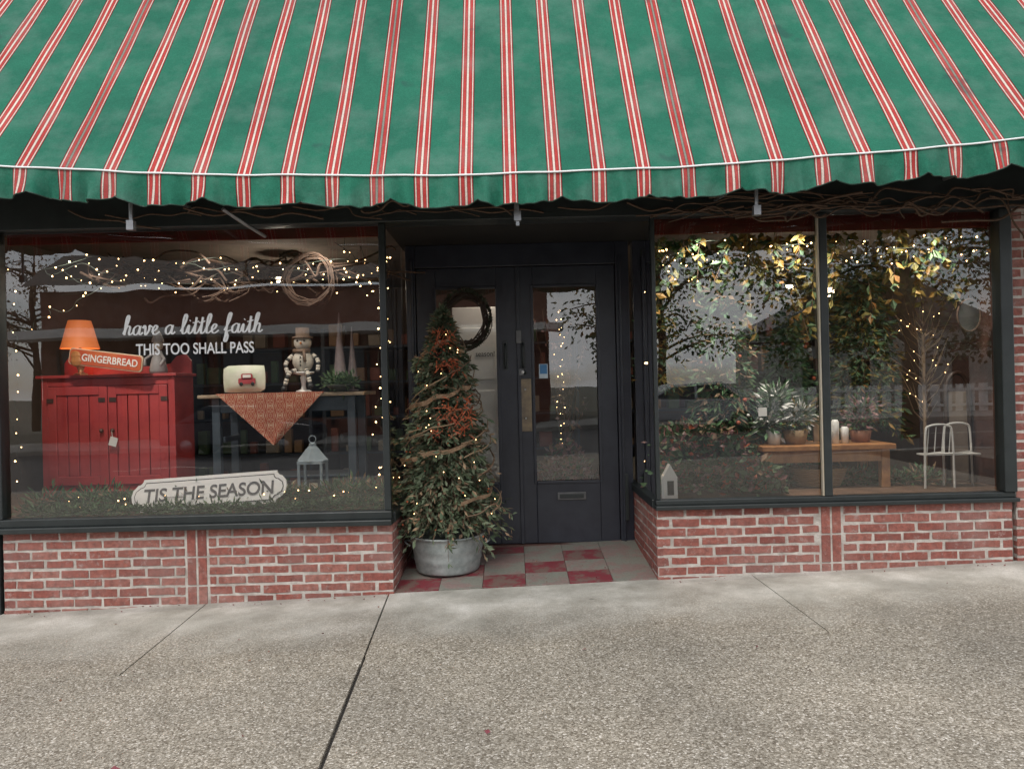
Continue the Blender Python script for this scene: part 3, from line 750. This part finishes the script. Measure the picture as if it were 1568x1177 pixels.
def plaque(mb,w_,h_,y0,y1,m,rad=.04):
    P=[]; w_*=q_; h_*=q_
    for sx,sz,a0 in ((1,-1,180),(1,1,270),(-1,1,0),(-1,-1,90)):
        for k in range(7):
            a=math.radians(a0-15*k); P.append((sx*w_/2+rad*math.cos(a),sz*h_/2+rad*math.sin(a)))
    ca,sa=math.cos(ang),math.sin(ang)
    out=[]
    for i,(x,z_) in enumerate(P):
        out.append((x,z_))
        if i==6: out+= [(w_/2+.035,-h_*.18),(w_/2+.045,0),(w_/2+.035,h_*.18)]
        if i==20: out+= [(-w_/2-.035,h_*.18),(-w_/2-.045,0),(-w_/2-.035,-h_*.18)]
    mb.prism([(SX+x*ca-z_*sa,SZ+x*sa+z_*ca) for x,z_ in out],y0,y1,m)
plaque(g,1.10,.235,SY-.018,SY,0); plaque(g,1.055,.19,SY-.022,SY-.0185,1,.036); plaque(g,1.043,.178,SY-.026,SY-.0225,0,.034)
so_=g.obj('sign_board',[m_vinyl,m_black],S)
st_=text('sign_text','TIS THE SEASON',SX,SZ,SY-.028,1.03,.103,M('sign_grey',(.10,.10,.11)),S,off=.018,rotY=ang)
for ob in (so_,st_):       # backward lean put into the shape so the face catches more light
    for v in ob.data.vertices: v.co.y+=(v.co.z-SZ)*.42
Sh=grp('display_shelves',(0,10.8,0)); g=MB(); cl_=MB()
for x0,x1 in ((-4.6,-2.9),(-2.7,-1.1),(-.9,.9),(1.3,2.8),(3.0,4.6)):
    for x in (x0,x1): g.box(x,x+.05,10.5,11.3,.08,2.4)
    for k in range(5): g.box(x0+.05,x1,10.5,11.3,.12+k*.5,.15+k*.5)
    for k in range(5):
        x=x0+.1
        while x<x1-.2:
            w_=R(.06,.2); h=R(.08,.36); cl_.box(x,x+w_,10.55,10.55+w_,.155+k*.5,.155+k*.5+h,random.randrange(4)); x+=w_+R(.02,.15)
g.obj('shelf_frames',m_blue,Sh); cl_.obj('shelf_goods',[M('goods_cream',(.36,.33,.27)),M('goods_rust',(.22,.07,.05)),M('goods_tan',(.35,.22,.12)),M('goods_green',(.08,.15,.08))],Sh,bevel=.01)
# ------------------------------------------------------------ pendant lamps, plus added fill for the displays and doorway
m_globe=M('lit_globe',(1,.8,.6),emit=(1,.78,.5),es=9)
def pendant(x,y,z,r=.05,W=14):
    L=grp('pendant_lamp',(x,y,z)); g=MB(); g.tube([(x,y,3.1),(x,y,z+r)],.006,5); g.lathe((x,y,z),[(.02,r+.05),(.05,r),(.10,r-.03)],14); g.obj('cord_and_cap',m_black,L)
    g=MB(); g.ball((x,y,z),r,n=14); g.obj('globe',m_globe,L,smooth=True)
    plight('glow',x,y,z-r-.03,W,L,.06)
pendant(3.12,8.3,2.55,.06,12); pendant(3.62,8.4,2.52,.06,12); pendant(-.02,6.93,2.76,.03,13); pendant(-2.6,8.4,2.8,.05,16)  # the one just behind the door leaves is added, lighting door and basket
def added_fill_spot(x,y,z,tx,ty,tz,W,size=110):  # added fill spot with a made-up can, brightens the window displays
    L=grp('added_display_fill',(x,y,z)); g=MB()
    dv=(Vector((tx,ty,tz))-Vector((x,y,z))).normalized(); p=Vector((x,y,z))
    g.tube([p-dv*.09,p-dv*.01],[.025,.034],10,0,False); g.tube([(x,y,3.1),p-dv*.05],.006,5); g.obj('fill_can',m_black,L)
    l=bpy.data.lights.new('fill_beam','SPOT'); l.energy=W; l.spot_size=math.radians(size); l.spot_blend=.9; l.shadow_soft_size=.04; l.color=(1,.92,.81)
    o=bpy.data.objects.new('fill_beam',l); o.location=p; o.rotation_euler=dv.to_track_quat('-Z','Y').to_euler(); col.objects.link(o); o.parent=L; o.matrix_parent_inverse=Matrix.Translation(-L.location)
for x,tx,W in ((-3.5,-3.6,78),(-2.5,-2.3,62),(-1.5,-1.6,52)): added_fill_spot(x,5.80,2.76,tx,6.45,1.0,W)
for x,tx,W in ((1.55,1.6,80),(2.3,2.5,66),(3.3,3.4,62)): added_fill_spot(x,5.80,2.76,tx,6.45,1.0,W)

# ------------------------------------------------------------ right display
def conetree(name,x,y,z0,h,r,n,mats,orn=True,ls=.08,col_=False):
    T=grp(name,(x,y,z0)); g=MB(); tw=MB()
    tw.tube([(x,y,z0),(x+.01,y,z0+h*.95)],[.02,.006],6)
    for i in range(n):
        t_=random.random()**(1.0 if col_ else 1.25); zz=z0+h*(.06+.94*t_); rad=r*(((1-t_)**.35) if col_ else (1-t_)**.8)*R(.45,1.1); a=R(0,6.283)
        b=Vector((x,y,zz)); e=Vector((x+rad*math.cos(a),y+rad*math.sin(a),zz-rad*R(.0,.6)))
        tw.tube([b,b.lerp(e,.5)+Vector((0,0,.02)),e],[.004,.003,.0015],4)
        for k in range(9):
            p=b.lerp(e,R(.35,1)); d=(e-b)+Vector((R(-1,1),R(-1,1),R(-1,.7)))*max(.1,rad)*1.1
            g.leaf(p,d,ls*R(.6,1.3),ls*R(.2,.4),random.randrange(len(mats)))
    g.obj('foliage',mats,T); tw.obj('trunk_and_twigs',m_vine,T)
    if orn:
        o_=MB()
        for i in range(34):
            t_=random.random(); a=R(0,6.283); rad=r*(1-t_)**.6
            o_.ball((x+rad*math.cos(a),y+rad*math.sin(a),z0+h*(.06+.9*t_)),R(.012,.022),random.choice([0,0,1,2]),8)
        o_.obj('ornaments',[m_orange,m_white,m_tan],T,smooth=True)
    return T
conetree('christmas_tree',1.86,6.5,.62,2.0,.34,900,[m_leafg,m_leafg,m_pine,m_tan],col_=True,ls=.09)
conetree('christmas_tree',2.62,7.05,.62,1.75,.42,520,[m_leafg,m_pine],ls=.10)
conetree('hanging_ivy',3.28,6.9,1.05,1.6,.38,600,[m_leafg,m_leafg,m_leafy],False,.09,True)
conetree('hanging_ivy',1.36,6.75,1.45,1.25,.24,330,[m_leafg,m_leafy],False,.09,True)
g=MB()
for i in range(3900):
    x=R(1.14,2.15); h=.56*(1-((x-1.50)/.68)**2)
    if h<=0: continue
    p=(x,R(5.86,6.5),.64+R(0,h)); g.leaf(p,Vector((R(-1,1),R(-1,.3),R(-.3,1))),R(.05,.10),R(.03,.05),random.choice([0,0,0,1,1,2,2,3]) if R(0,1)<.6 else 0)
m_mauve=M('dried_flowers',(.2,.08,.08),island=[(.20,.07,.07),(.36,.20,.18),(.16,.08,.08),(.42,.34,.32)])
g.obj('dried_flower_arrangement',[m_leafg,m_tan,m_mauve,m_orange])
Bn=grp('wooden_bench',(2.6,6.3,.62))
g=MB(); g.box(2.06,3.17,6.12,6.62,.94,.985); g.box(2.14,3.10,6.16,6.18,.84,.938); g.box(2.14,3.10,6.56,6.58,.84,.938)
for x in (2.08,3.06):
    for y in (6.15,6.53): g.box(x,x+.07,y,y+.07,.62,.938)
g.obj('bench',m_wood,Bn,bevel=.006)
V=grp('flower_pot',(2.55,6.3,.99)); g=MB()
g.lathe((2.40,6.3,.987),[(.001,0),(.08,0),(.11,.12),(.10,.12),(.08,.06),(.001,.05)],18,0); g.obj('pot',M('wicker',(.36,.24,.13),bump=.5),V,smooth=True)
garland('pot_flowers',(2.32,6.3,1.15),(2.48,6.3,1.25),.16,600,.07,[m_leafg,m_leafg,m_white,m_leafy],V)
V=grp('flower_pot',(2.15,6.3,.99)); g=MB(); g.lathe((2.22,6.3,.987),[(.001,0),(.05,0),(.065,.12),(.055,.12),(.001,.1)],18,0); g.obj('pot',m_white,V,smooth=True)
garland('pot_flowers',(2.16,6.3,1.13),(2.26,6.3,1.42),.15,700,.08,[m_leafg,m_leafg,m_pine,m_white],V)
V=grp('flower_pot',(3.0,6.35,.99)); g=MB(); g.lathe((2.98,6.35,.987),[(.001,0),(.07,0),(.09,.10),(.08,.10),(.001,.06)],18,0); g.obj('pot',M('clay',(.3,.13,.07)),V,smooth=True)
garland('pot_flowers',(2.93,6.35,1.12),(3.03,6.35,1.3),.13,480,.06,[m_leafg,m_mauve],V)
g=MB()
for x,h in ((2.72,.2),(2.80,.14),(2.66,.12)): g.lathe((x,6.25,.987),[(.001,0),(.03,0),(.032,h*.9),(.02,h),(.001,h)],14)
g.obj('pillar_candles',m_white,smooth=True)
g=MB(); g.box(2.56,2.62,6.3,6.32,1.0,1.22); g.box(2.50,2.558,6.3,6.32,1.14,1.17); g.box(2.622,2.68,6.3,6.32,1.14,1.17); g.obj('wooden_cross',m_tan)
garland('pine_garland',(2.2,6.4,.66),(3.6,6.3,.66),.10,1800,.075,[m_leafg,m_tan,m_pine],lw=.28,lump=.4)
Bs=grp('wicker_basket',(2.6,6.35,.62)); g=MB()
for zz in range(9):
    rr=.15+.006*zz; g.tube([(2.6+rr*math.cos(a)*1.2,6.33+rr*math.sin(a)*.8,.635+zz*.017) for a in [6.283*k/20 for k in range(21)]],.0095,5)
g.tube([(2.6-.2*math.cos(a),6.33,.77+.12*math.sin(a)) for a in [math.pi*k/12 for k in range(13)]],.008,5); g.obj('woven_body',M('wicker_weave',(.34,.22,.12)),Bs,smooth=True)
Sd=grp('white_metal_chair',(3.55,6.1,.62)); g=MB()
for x in (3.36,3.60):
    y=6.05 if x<3.5 else 6.2
    g.tube(catmull([(x,y,.62),(x+.01,y,1.05),(x+.05,y,1.13),(x+.19,y,1.13),(x+.23,y,1.05),(x+.24,y,.62)]),.009,6)
for k in range(4): g.tube([(3.38+k*.06,6.05,.9),(3.40+k*.06,6.05,1.12)],.004,5)
g.tube([(3.36,6.05,.9),(3.60,6.05,.9)],.007,5); g.tube([(3.36,6.05,.9),(3.60,6.2,.9)],.007,5); g.tube([(3.6,6.05,.9),(3.84,6.2,.9)],.007,5)
g.box(3.37,3.83,6.06,6.19,.885,.895)
g.obj('chair_frame',m_white,Sd)
Mr=grp('arched_floor_mirror',(3.75,6.6,.62)); g=MB()
P=[(3.70,6.3,.62),(3.70,6.32,1.35)]+[(3.80-.10*math.cos(a),6.32,1.38+.18*math.sin(a)) for a in [math.pi*k/10 for k in range(11)]]+[(3.90,6.32,1.35),(3.90,6.3,.62)]
g.tube(P,.020,8); g.obj('mirror_frame',M('dark_walnut',(.05,.025,.015),rough=.4),Mr,smooth=True)
g=MB(); g.box(3.71,3.89,6.33,6.34,.64,1.40); g.obj('mirror_panel',M('aged_board',(.30,.24,.19)),Mr)
Mr=grp('oval_mirror',(3.72,6.0,2.02)); g=MB(); c_=(3.72,6.0,2.02)
g.tube([(c_[0]+.095*math.cos(a),c_[1],c_[2]+.13*math.sin(a)) for a in [6.283*k/24 for k in range(25)]],.008,6); g.tube([(3.72,6.0,2.15),(3.72,6.0,2.8)],.002,4); g.obj('frame',m_vine,Mr)
g=MB(); g.poly([(c_[0]+.09*math.cos(a),c_[1]+.002,c_[2]+.125*math.sin(a)) for a in [6.283*k/24 for k in range(24)]]); g.obj('mirror_glass',M('silver',(.4,.42,.42),metal=.9,rough=.3),Mr)
Tt=grp('lighted_twig_tree',(3.55,6.5,.62)); g=MB(); b_=MB()
g.tube([(3.62,6.5,.62),(3.62,6.5,1.9)],.015,6)
for i in range(60):
    a=R(0,6.283); z=R(1.1,2.0); e=Vector((3.62+R(.1,.3)*math.cos(a),6.5+.2*math.sin(a),z+R(.1,.4))); g.tube([(3.62,6.5,z),((3.62+e.x)/2,(6.5+e.y)/2,z+.1),e],[.006,.004,.002],4)
    if i%2: b_.ball(Vector((3.62,6.5,z)).lerp(e,R(.4,1)),.004,n=6)
g.obj('twigs',m_tan,Tt); b_.obj('bulbs',m_bulb,Tt)
H=grp('house_candle_holder',(1.3,5.9,.62)); g=MB()
g.prism([(1.16,.62),(1.16,.80),(1.215,.90),(1.27,.80),(1.27,.62)],5.76,5.84); g.obj('house_body',m_white,H)
g=MB(); g.box(1.19,1.24,5.752,5.758,.66,.77); g.obj('house_window',m_dark,H)
g=MB(); g.box(2.02,2.09,6.08,6.085,1.24,1.31); g.obj('gift_tag',m_white)
g=MB(); v_=MB()
for k in range(95):
    x=R(1.2,3.92); y=R(5.95,6.7); L_=abs(random.gauss(0,.32))+.10; z0=2.74
    P=walk((x,y,z0),(x+R(-.12,.12),y,z0-L_),3,.03,3); v_.tube(P,.0025,4)
    for i in range(int(8+L_*48)):
        p=random.choice(P); g.leaf(p,Vector((R(-1,1),R(-1,1),R(-1.6,.1))),R(.06,.11),R(.035,.06),(0 if R(0,1)<.7 else 1) if x>1.9 else (1 if R(0,1)<.65 else 0))
g.obj('autumn_leaf_garland',[m_leafy,m_leafg]); v_.obj('garland_stems',m_vine)

I=grp('white_interior_door',(-.4,7.1,.1)); g=MB()
g.box(-.56,-.10,7.10,7.14,.08,2.3); 
for z0_,z1_ in ((.25,.9),(1.0,1.5),(1.6,2.1)): g.box(-.50,-.16,7.085,7.099,z0_,z1_)
g.obj('panels',m_white,I,bevel=.008)
text('door_lettering','season!',-.25,1.85,7.08,.18,.05,m_dark,I)
Bk=grp('pinecone_basket',(.5,7.0,.1)); g=MB()
g.lathe((.5,7.12,.10),[(.001,0),(.22,0),(.27,.5),(.25,.5),(.001,.46)],20,0)
for i in range(900):
    a=R(0,6.283); r=.28*math.sqrt(random.random()); p=(.5+r*math.cos(a),7.12+r*.8*math.sin(a),.6+.42*(1-(r/.3)**2)*random.random()); g.leaf(p,Vector((R(-1,1),R(-1,.4),R(-.2,1))),R(.05,.09),R(.03,.05),random.choice([1,2,3,3]))
g.obj('basket_and_dried_flowers',[M('basket',(.2,.12,.06)),m_tan,m_leafg,m_mauve],Bk)
g=MB(); lf_=MB()
for i in range(26):
    a=R(0,6.283); e=Vector((.5+R(.05,.32)*math.cos(a),7.15+R(0,.2)*math.sin(a),R(1.3,2.4))); P=walk((.5,7.15,.95),e,4,.03,3); g.tube(P,[.006*(1-k/len(P))+.0015 for k in range(len(P))],4)
    for k in range(7): lf_.leaf(random.choice(P[4:]),Vector((R(-1,1),R(-1,1),R(-1,.3))),R(.04,.08),.03,random.randrange(2))
g.obj('twig_arrangement',m_vine,Bk); lf_.obj('twig_leaves',[m_mauve,m_tan],Bk)
P=[]
for k in range(2): P.append(walk((.45+k*.03,6.95,2.3),(.42+k*.03,6.95,.95),22,.04))
lights('string_lights',P,.10,r=.0042)
Wr=grp('twig_wreath',(-.40,6.68,2.17)); W=MB()
for i in range(26):
    rr=R(.20,.27); ph=R(0,6); a0=R(0,6)
    Pq=[(-.41+(rr+.02*math.sin(3*a+ph))*math.cos(a)*.85,6.69+.025*math.sin(2*a+ph),2.15+(rr+.02*math.cos(4*a+ph))*math.sin(a)) for a in [a0+5.5*k/26 for k in range(27)]]
    W.tube(Pq,.005,5)
W.obj('twig_ring',M('dark_twig',(.05,.03,.02),(.03,.02,.015)),Wr)
g=MB()
for i in range(300):
    a=R(0,6.283); p=(-.41+.24*math.cos(a)*.85,6.67,2.15+.24*math.sin(a)); g.leaf(p,Vector((math.cos(a)+R(-1,1),R(-.6,.1),math.sin(a)+R(-1,1))),R(.03,.06),.02)
g.obj('wreath_leaves',M('dark_leaf',(.03,.04,.02)),Wr)

# ------------------------------------------------------------ potted tree in galvanised tub
X,Y=-.57,6.18; zf=gz(X)+.045
Pt=grp('potted_evergreen',(X,Y,zf)); g=MB()
pr=[(.001,0),(.255,0),(.262,.012)]+[(.262+.045*k/12+ (.006 if k in(4,8) else 0),.012+.27*k/12) for k in range(1,13)]+[(.322,.29),(.322,.302),(.30,.302),(.295,.26),(.001,.255)]
g.lathe((X,Y,zf),pr,40)
for sx in (-1,1): g.tube(catmull([(X+sx*.30,Y-.07,zf+.21),(X+sx*.345,Y-.05,zf+.235),(X+sx*.345,Y+.05,zf+.235),(X+sx*.30,Y+.07,zf+.21)]),.008,6)
g.obj('galvanised_tub',m_galv,Pt,smooth=True)
tw=MB(); lf=MB(); be=MB()
tw.tube([(X,Y,zf+.25),(X+.02,Y,1.2),(X-.01,Y,2.12)],[.025,.015,.006],7)
for i in range(860):
    t_=random.random()**1.3; z=.46+1.68*t_
    prof=.45*(1-t_)**.60*(1.0 if z>.5 else .8)*(1+.15*math.sin(z*11+1))
    rad=prof*R(.55,1.18); a=R(0,6.283)
    b=Vector((X,Y,z)); e=Vector((X+rad*math.cos(a),Y+rad*math.sin(a),z-rad*R(.1,.65)+R(0,.05)))
    m_=b.lerp(e,.55)+Vector((0,0,.05*rad/.3))
    tw.tube([b,m_,e],[.0045,.003,.0015],4)
    for k in range(16):
        s_=R(.3,1.05); p=(b.lerp(m_,s_/.55) if s_<.55 else m_.lerp(e,(s_-.55)/.45)); d=(e-b).normalized()+Vector((R(-1,1),R(-1,1),R(-1.0,.5)))
        lf.leaf(p,d,R(.045,.09),R(.016,.032),0 if random.random()<.82 else 1)
    if random.random()<.15: be.ball(e+Vector((R(-.02,.02),R(-.03,0),R(-.02,.02))),R(.006,.010),0,6)
lf.obj('foliage',[M('dusty_evergreen',(.08,.11,.055),island=[(.045,.075,.04),(.085,.12,.06),(.17,.19,.125),(.065,.10,.05)],rough=.7),m_tan],Pt)
def prof_at(z): return .45*max(0,1-(z-.46)/1.68)**.60
rb=MB(); vs=[];fs=[]; n=150
for i in range(n+1):
    t_=i/n; z=.62+1.35*t_; a=-1.2+t_*6.283*3.1; rr=prof_at(z)*.95+.02*math.sin(i*1.3)
    for q in (-1,1): vs.append((X+(rr+.01*q)*math.cos(a),Y+(rr+.01*q)*math.sin(a),z+q*.018+.012*math.sin(i*.9)))
for i in range(n): fs.append((2*i,2*i+2,2*i+3,2*i+1))
rb.add(vs,fs); rb.obj('burlap_ribbon',M('burlap',(.36,.24,.15),(.24,.15,.09),scale=60,rough=.9,bump=.5),Pt)
for i in range(30):
    a=R(0,6.283); z=R(.5,1.9); rr=prof_at(z)+.02
    Pq=[(X+rr*math.cos(a+k*.25),Y+rr*math.sin(a+k*.25),z+.03*k+R(-.02,.02)) for k in range(6)]
    tw.tube(catmull(Pq,3),.005,4,1)
tw.obj('trunk_and_branches',[m_vine,m_tan],Pt)
for zc,s_,ax_,cnt in ((1.92,.09,-1.6,40),(1.72,.07,-1.2,34),(1.38,.08,-1.1,44),(1.22,.08,-1.3,48)):
    for k in range(cnt):
        a=ax_+R(-.5,.5); rr=prof_at(zc)+.01
        q=Vector((X+rr*math.cos(a)+R(-.04,.04),Y+rr*math.sin(a)-.01,zc+R(-s_,s_)))
        be.ball(q,R(.005,.009),0,5)
        be.leaf(q,Vector((R(-1,1),R(-1,0),R(-1,1))),R(.06,.10),.010,0)
be.obj('orange_ribbon_and_berries',m_orange,Pt)
bl=MB()
for i in range(28):
    z=R(.5,2.0); a=R(-3.1,0); rr=prof_at(z); bl.ball((X+rr*math.cos(a),Y+rr*math.sin(a),z),.0035,0,6)
bl.obj('tree_bulbs',m_bulb,Pt)

# ------------------------------------------------------------ across the street (seen reflected)
O=grp('brick_building',(-8,-18,0)); g=MB(); xa,xb,yf=-17.5,1.5,-16.2
g.box(xa,xb,-28,yf,-.5,5.4,0)
g.obj('walls',m_brick2,O)
g=MB()
g.add([(xa-.4,yf+.5,5.55),(xb+.4,yf+.5,5.55),(xb+.4,yf-2.2,7.2),(xa-.4,yf-2.2,7.2),(xa-.4,-28.3,7.2),(xb+.4,-28.3,7.2)],[(0,1,2,3),(3,2,5,4)])
g.obj('roof',M('shingles',(.16,.14,.13),(.09,.08,.07),scale=9,rough=.9,bump=.5,bscale=12),O)
g=MB(); g.box(xa-.6,xb+.5,yf+.05,yf+1.6,3.55,3.85); g.obj('canopy',m_white,O)
g=MB()
x=xa+.8
while x<xb-2.4:
    g.box(x,x+2.2,yf+.02,yf+.05,.5,3.1); x+=3.0
g.obj('shop_windows',M('dark_glass',(.03,.04,.05),rough=.1),O)
g=MB(); x=xa+.6
while x<xb-2.2:
    for dx in (0,1.15,2.5): g.box(x+dx,x+dx+.1,yf+.055,yf+.09,.2,3.2)
    x+=3.0
g.obj('window_frames_far',m_black,O)
O=grp('white_house',(24,-30,0)); g=MB(); g.box(15,27,-38,-30,-.3,4.2); g.prism([(14.5,4.2),(27.5,4.2),(21,7.5)],-38.4,-29.6,1); g.obj('walls_and_roof',[M('siding',(.5,.48,.44)),M('roof_grey',(.12,.11,.11))],O)
g=MB()
for k in range(4): g.box(16.2+k*2.8,17.2+k*2.8,-29.98,-29.93,1,2.6)
g.obj('house_windows',m_dark,O)
def bigtree(name,x,y,h,rad,n,mats,seed,zlow=2.6,ls=.2):
    random.seed(seed); T=grp(name,(x,y,0)); g=MB(); l=MB()
    g.tube([(x,y,-.2),(x+.1,y,h*.3),(x-.1,y+.1,h*.6),(x,y,h*.9)],[.2,.15,.1,.03],10)
    cs=[]
    for i in range(34):
        a=R(0,6.283); z0=h*R(.25,.8); rr=rad*R(.5,1.0); e=Vector((x+rr*math.cos(a),y+rr*math.sin(a),max(zlow,z0+R(-.5,1.6)))); b=Vector((x,y,z0))
        md=b.lerp(e,.5)+Vector((R(-.3,.3),R(-.3,.3),R(0,.6)))
        P=catmull([b,md,e],4); g.tube(P,[.05*(1-k/len(P))+.01 for k in range(len(P))],5); cs+= [P[k] for k in range(3,len(P))]
    for i in range(n):
        c_=random.choice(cs); d_=Vector((random.gauss(0,.45),random.gauss(0,.45),random.gauss(0,.35))); p=c_+d_
        if p.z<zlow-.4: continue
        l.leaf(p,Vector((R(-1,1),R(-1,1),R(-1.2,.3))),ls*R(.6,1.2),ls*R(.35,.6),random.randrange(len(mats)))
    g.obj('trunk_and_limbs',m_vine,T,smooth=True); l.obj('leaves',mats,T); random.seed(seed+1)
bigtree('street_tree',9.3,-6.0,7.5,3.6,4200,[m_leafy,m_leafy,m_leafg],12,3.4,.17)
bigtree('street_tree',5.2,-14.5,8.5,3.2,3600,[m_leafy,m_leafg],21,2.4,.24)
bigtree('street_tree',13,-20,9,4,3500,[m_leafg,m_leafy],13,1.6,.3)
bigtree('street_tree',22,-20,9,4.5,3500,[m_leafg],14,1.4,.3)
bigtree('street_tree',-24,-26,10,4,2500,[m_tan],15,3,.2)
def car(name,x,y,c,flip=1):
    C=grp(name,(x,y,gz(x)-.14)); z0=gz(x)-.14; g=MB()
    body=[(-2.2,.35),(-2.25,.6),(-2.15,.85),(-1.35,.98),(1.5,1.0),(2.1,.95),(2.25,.7),(2.2,.35)]
    cab=[(-1.35,.985),(-.55,1.45),(.9,1.5),(1.75,1.0)]
    g.prism([(x+a*flip,z0+b) for a,b in body],y-.88,y+.88,0,fn=lambda v:(v[0],y+(v[1]-y)*(1-.06*max(0,(v[2]-z0-.6))),v[2]))
    g.prism([(x+a*flip,z0+b) for a,b in cab],y-.8,y+.8,0,fn=lambda v:(v[0],y+(v[1]-y)*(1-.25*max(0,(v[2]-z0-.98))),v[2]))
    for s_ in (-1,1):
        for q in ([(-1.1,1.02),(-.5,1.38),(.1,1.41),(.1,1.02)],[(.18,1.02),(.18,1.41),(.85,1.42),(1.4,1.02)]):
            g.add([(x+a*flip,y+s_*(.815-.25*.8*(b-.98)),z0+b) for a,b in q],[(0,1,2,3)],1)
    g.obj('body',[M('car_paint',c,c,rough=.25,metal=.2),M('car_glass',(.02,.025,.03),rough=.05),],C,bevel=.04)
    w_=MB()
    for a in (-1.4,1.4):
        for s_ in (-1,1):
            ax=Matrix.Rotation(math.pi/2,3,'X'); w_.lathe((x+a,y+s_*.8,z0+.33),[(.001,-.1),(.2,-.1),(.33,-.09),(.34,0),(.33,.09),(.2,.1),(.001,.1)],20,0,ax); w_.lathe((x+a,y+s_*.8,z0+.33),[(.001,-.11),(.18,-.105),(.18,.105),(.001,.11)],14,1,ax)
    w_.obj('wheels',[m_black,m_metal],C,smooth=True)
car('parked_car',5.2,-10.8,(.45,.46,.48)); car('parked_car',-8,-10.8,(.05,.05,.06),-1)
F=grp('white_fence',(12,-15.5,0)); g=MB()
for k in range(40): g.box(4+k*.45,4.3+k*.45,-15.6,-15.57,.2,1.2)
g.box(4,22,-15.56,-15.52,.4,.5); g.box(4,22,-15.56,-15.52,.95,1.05); g.obj('pickets',m_white,F)
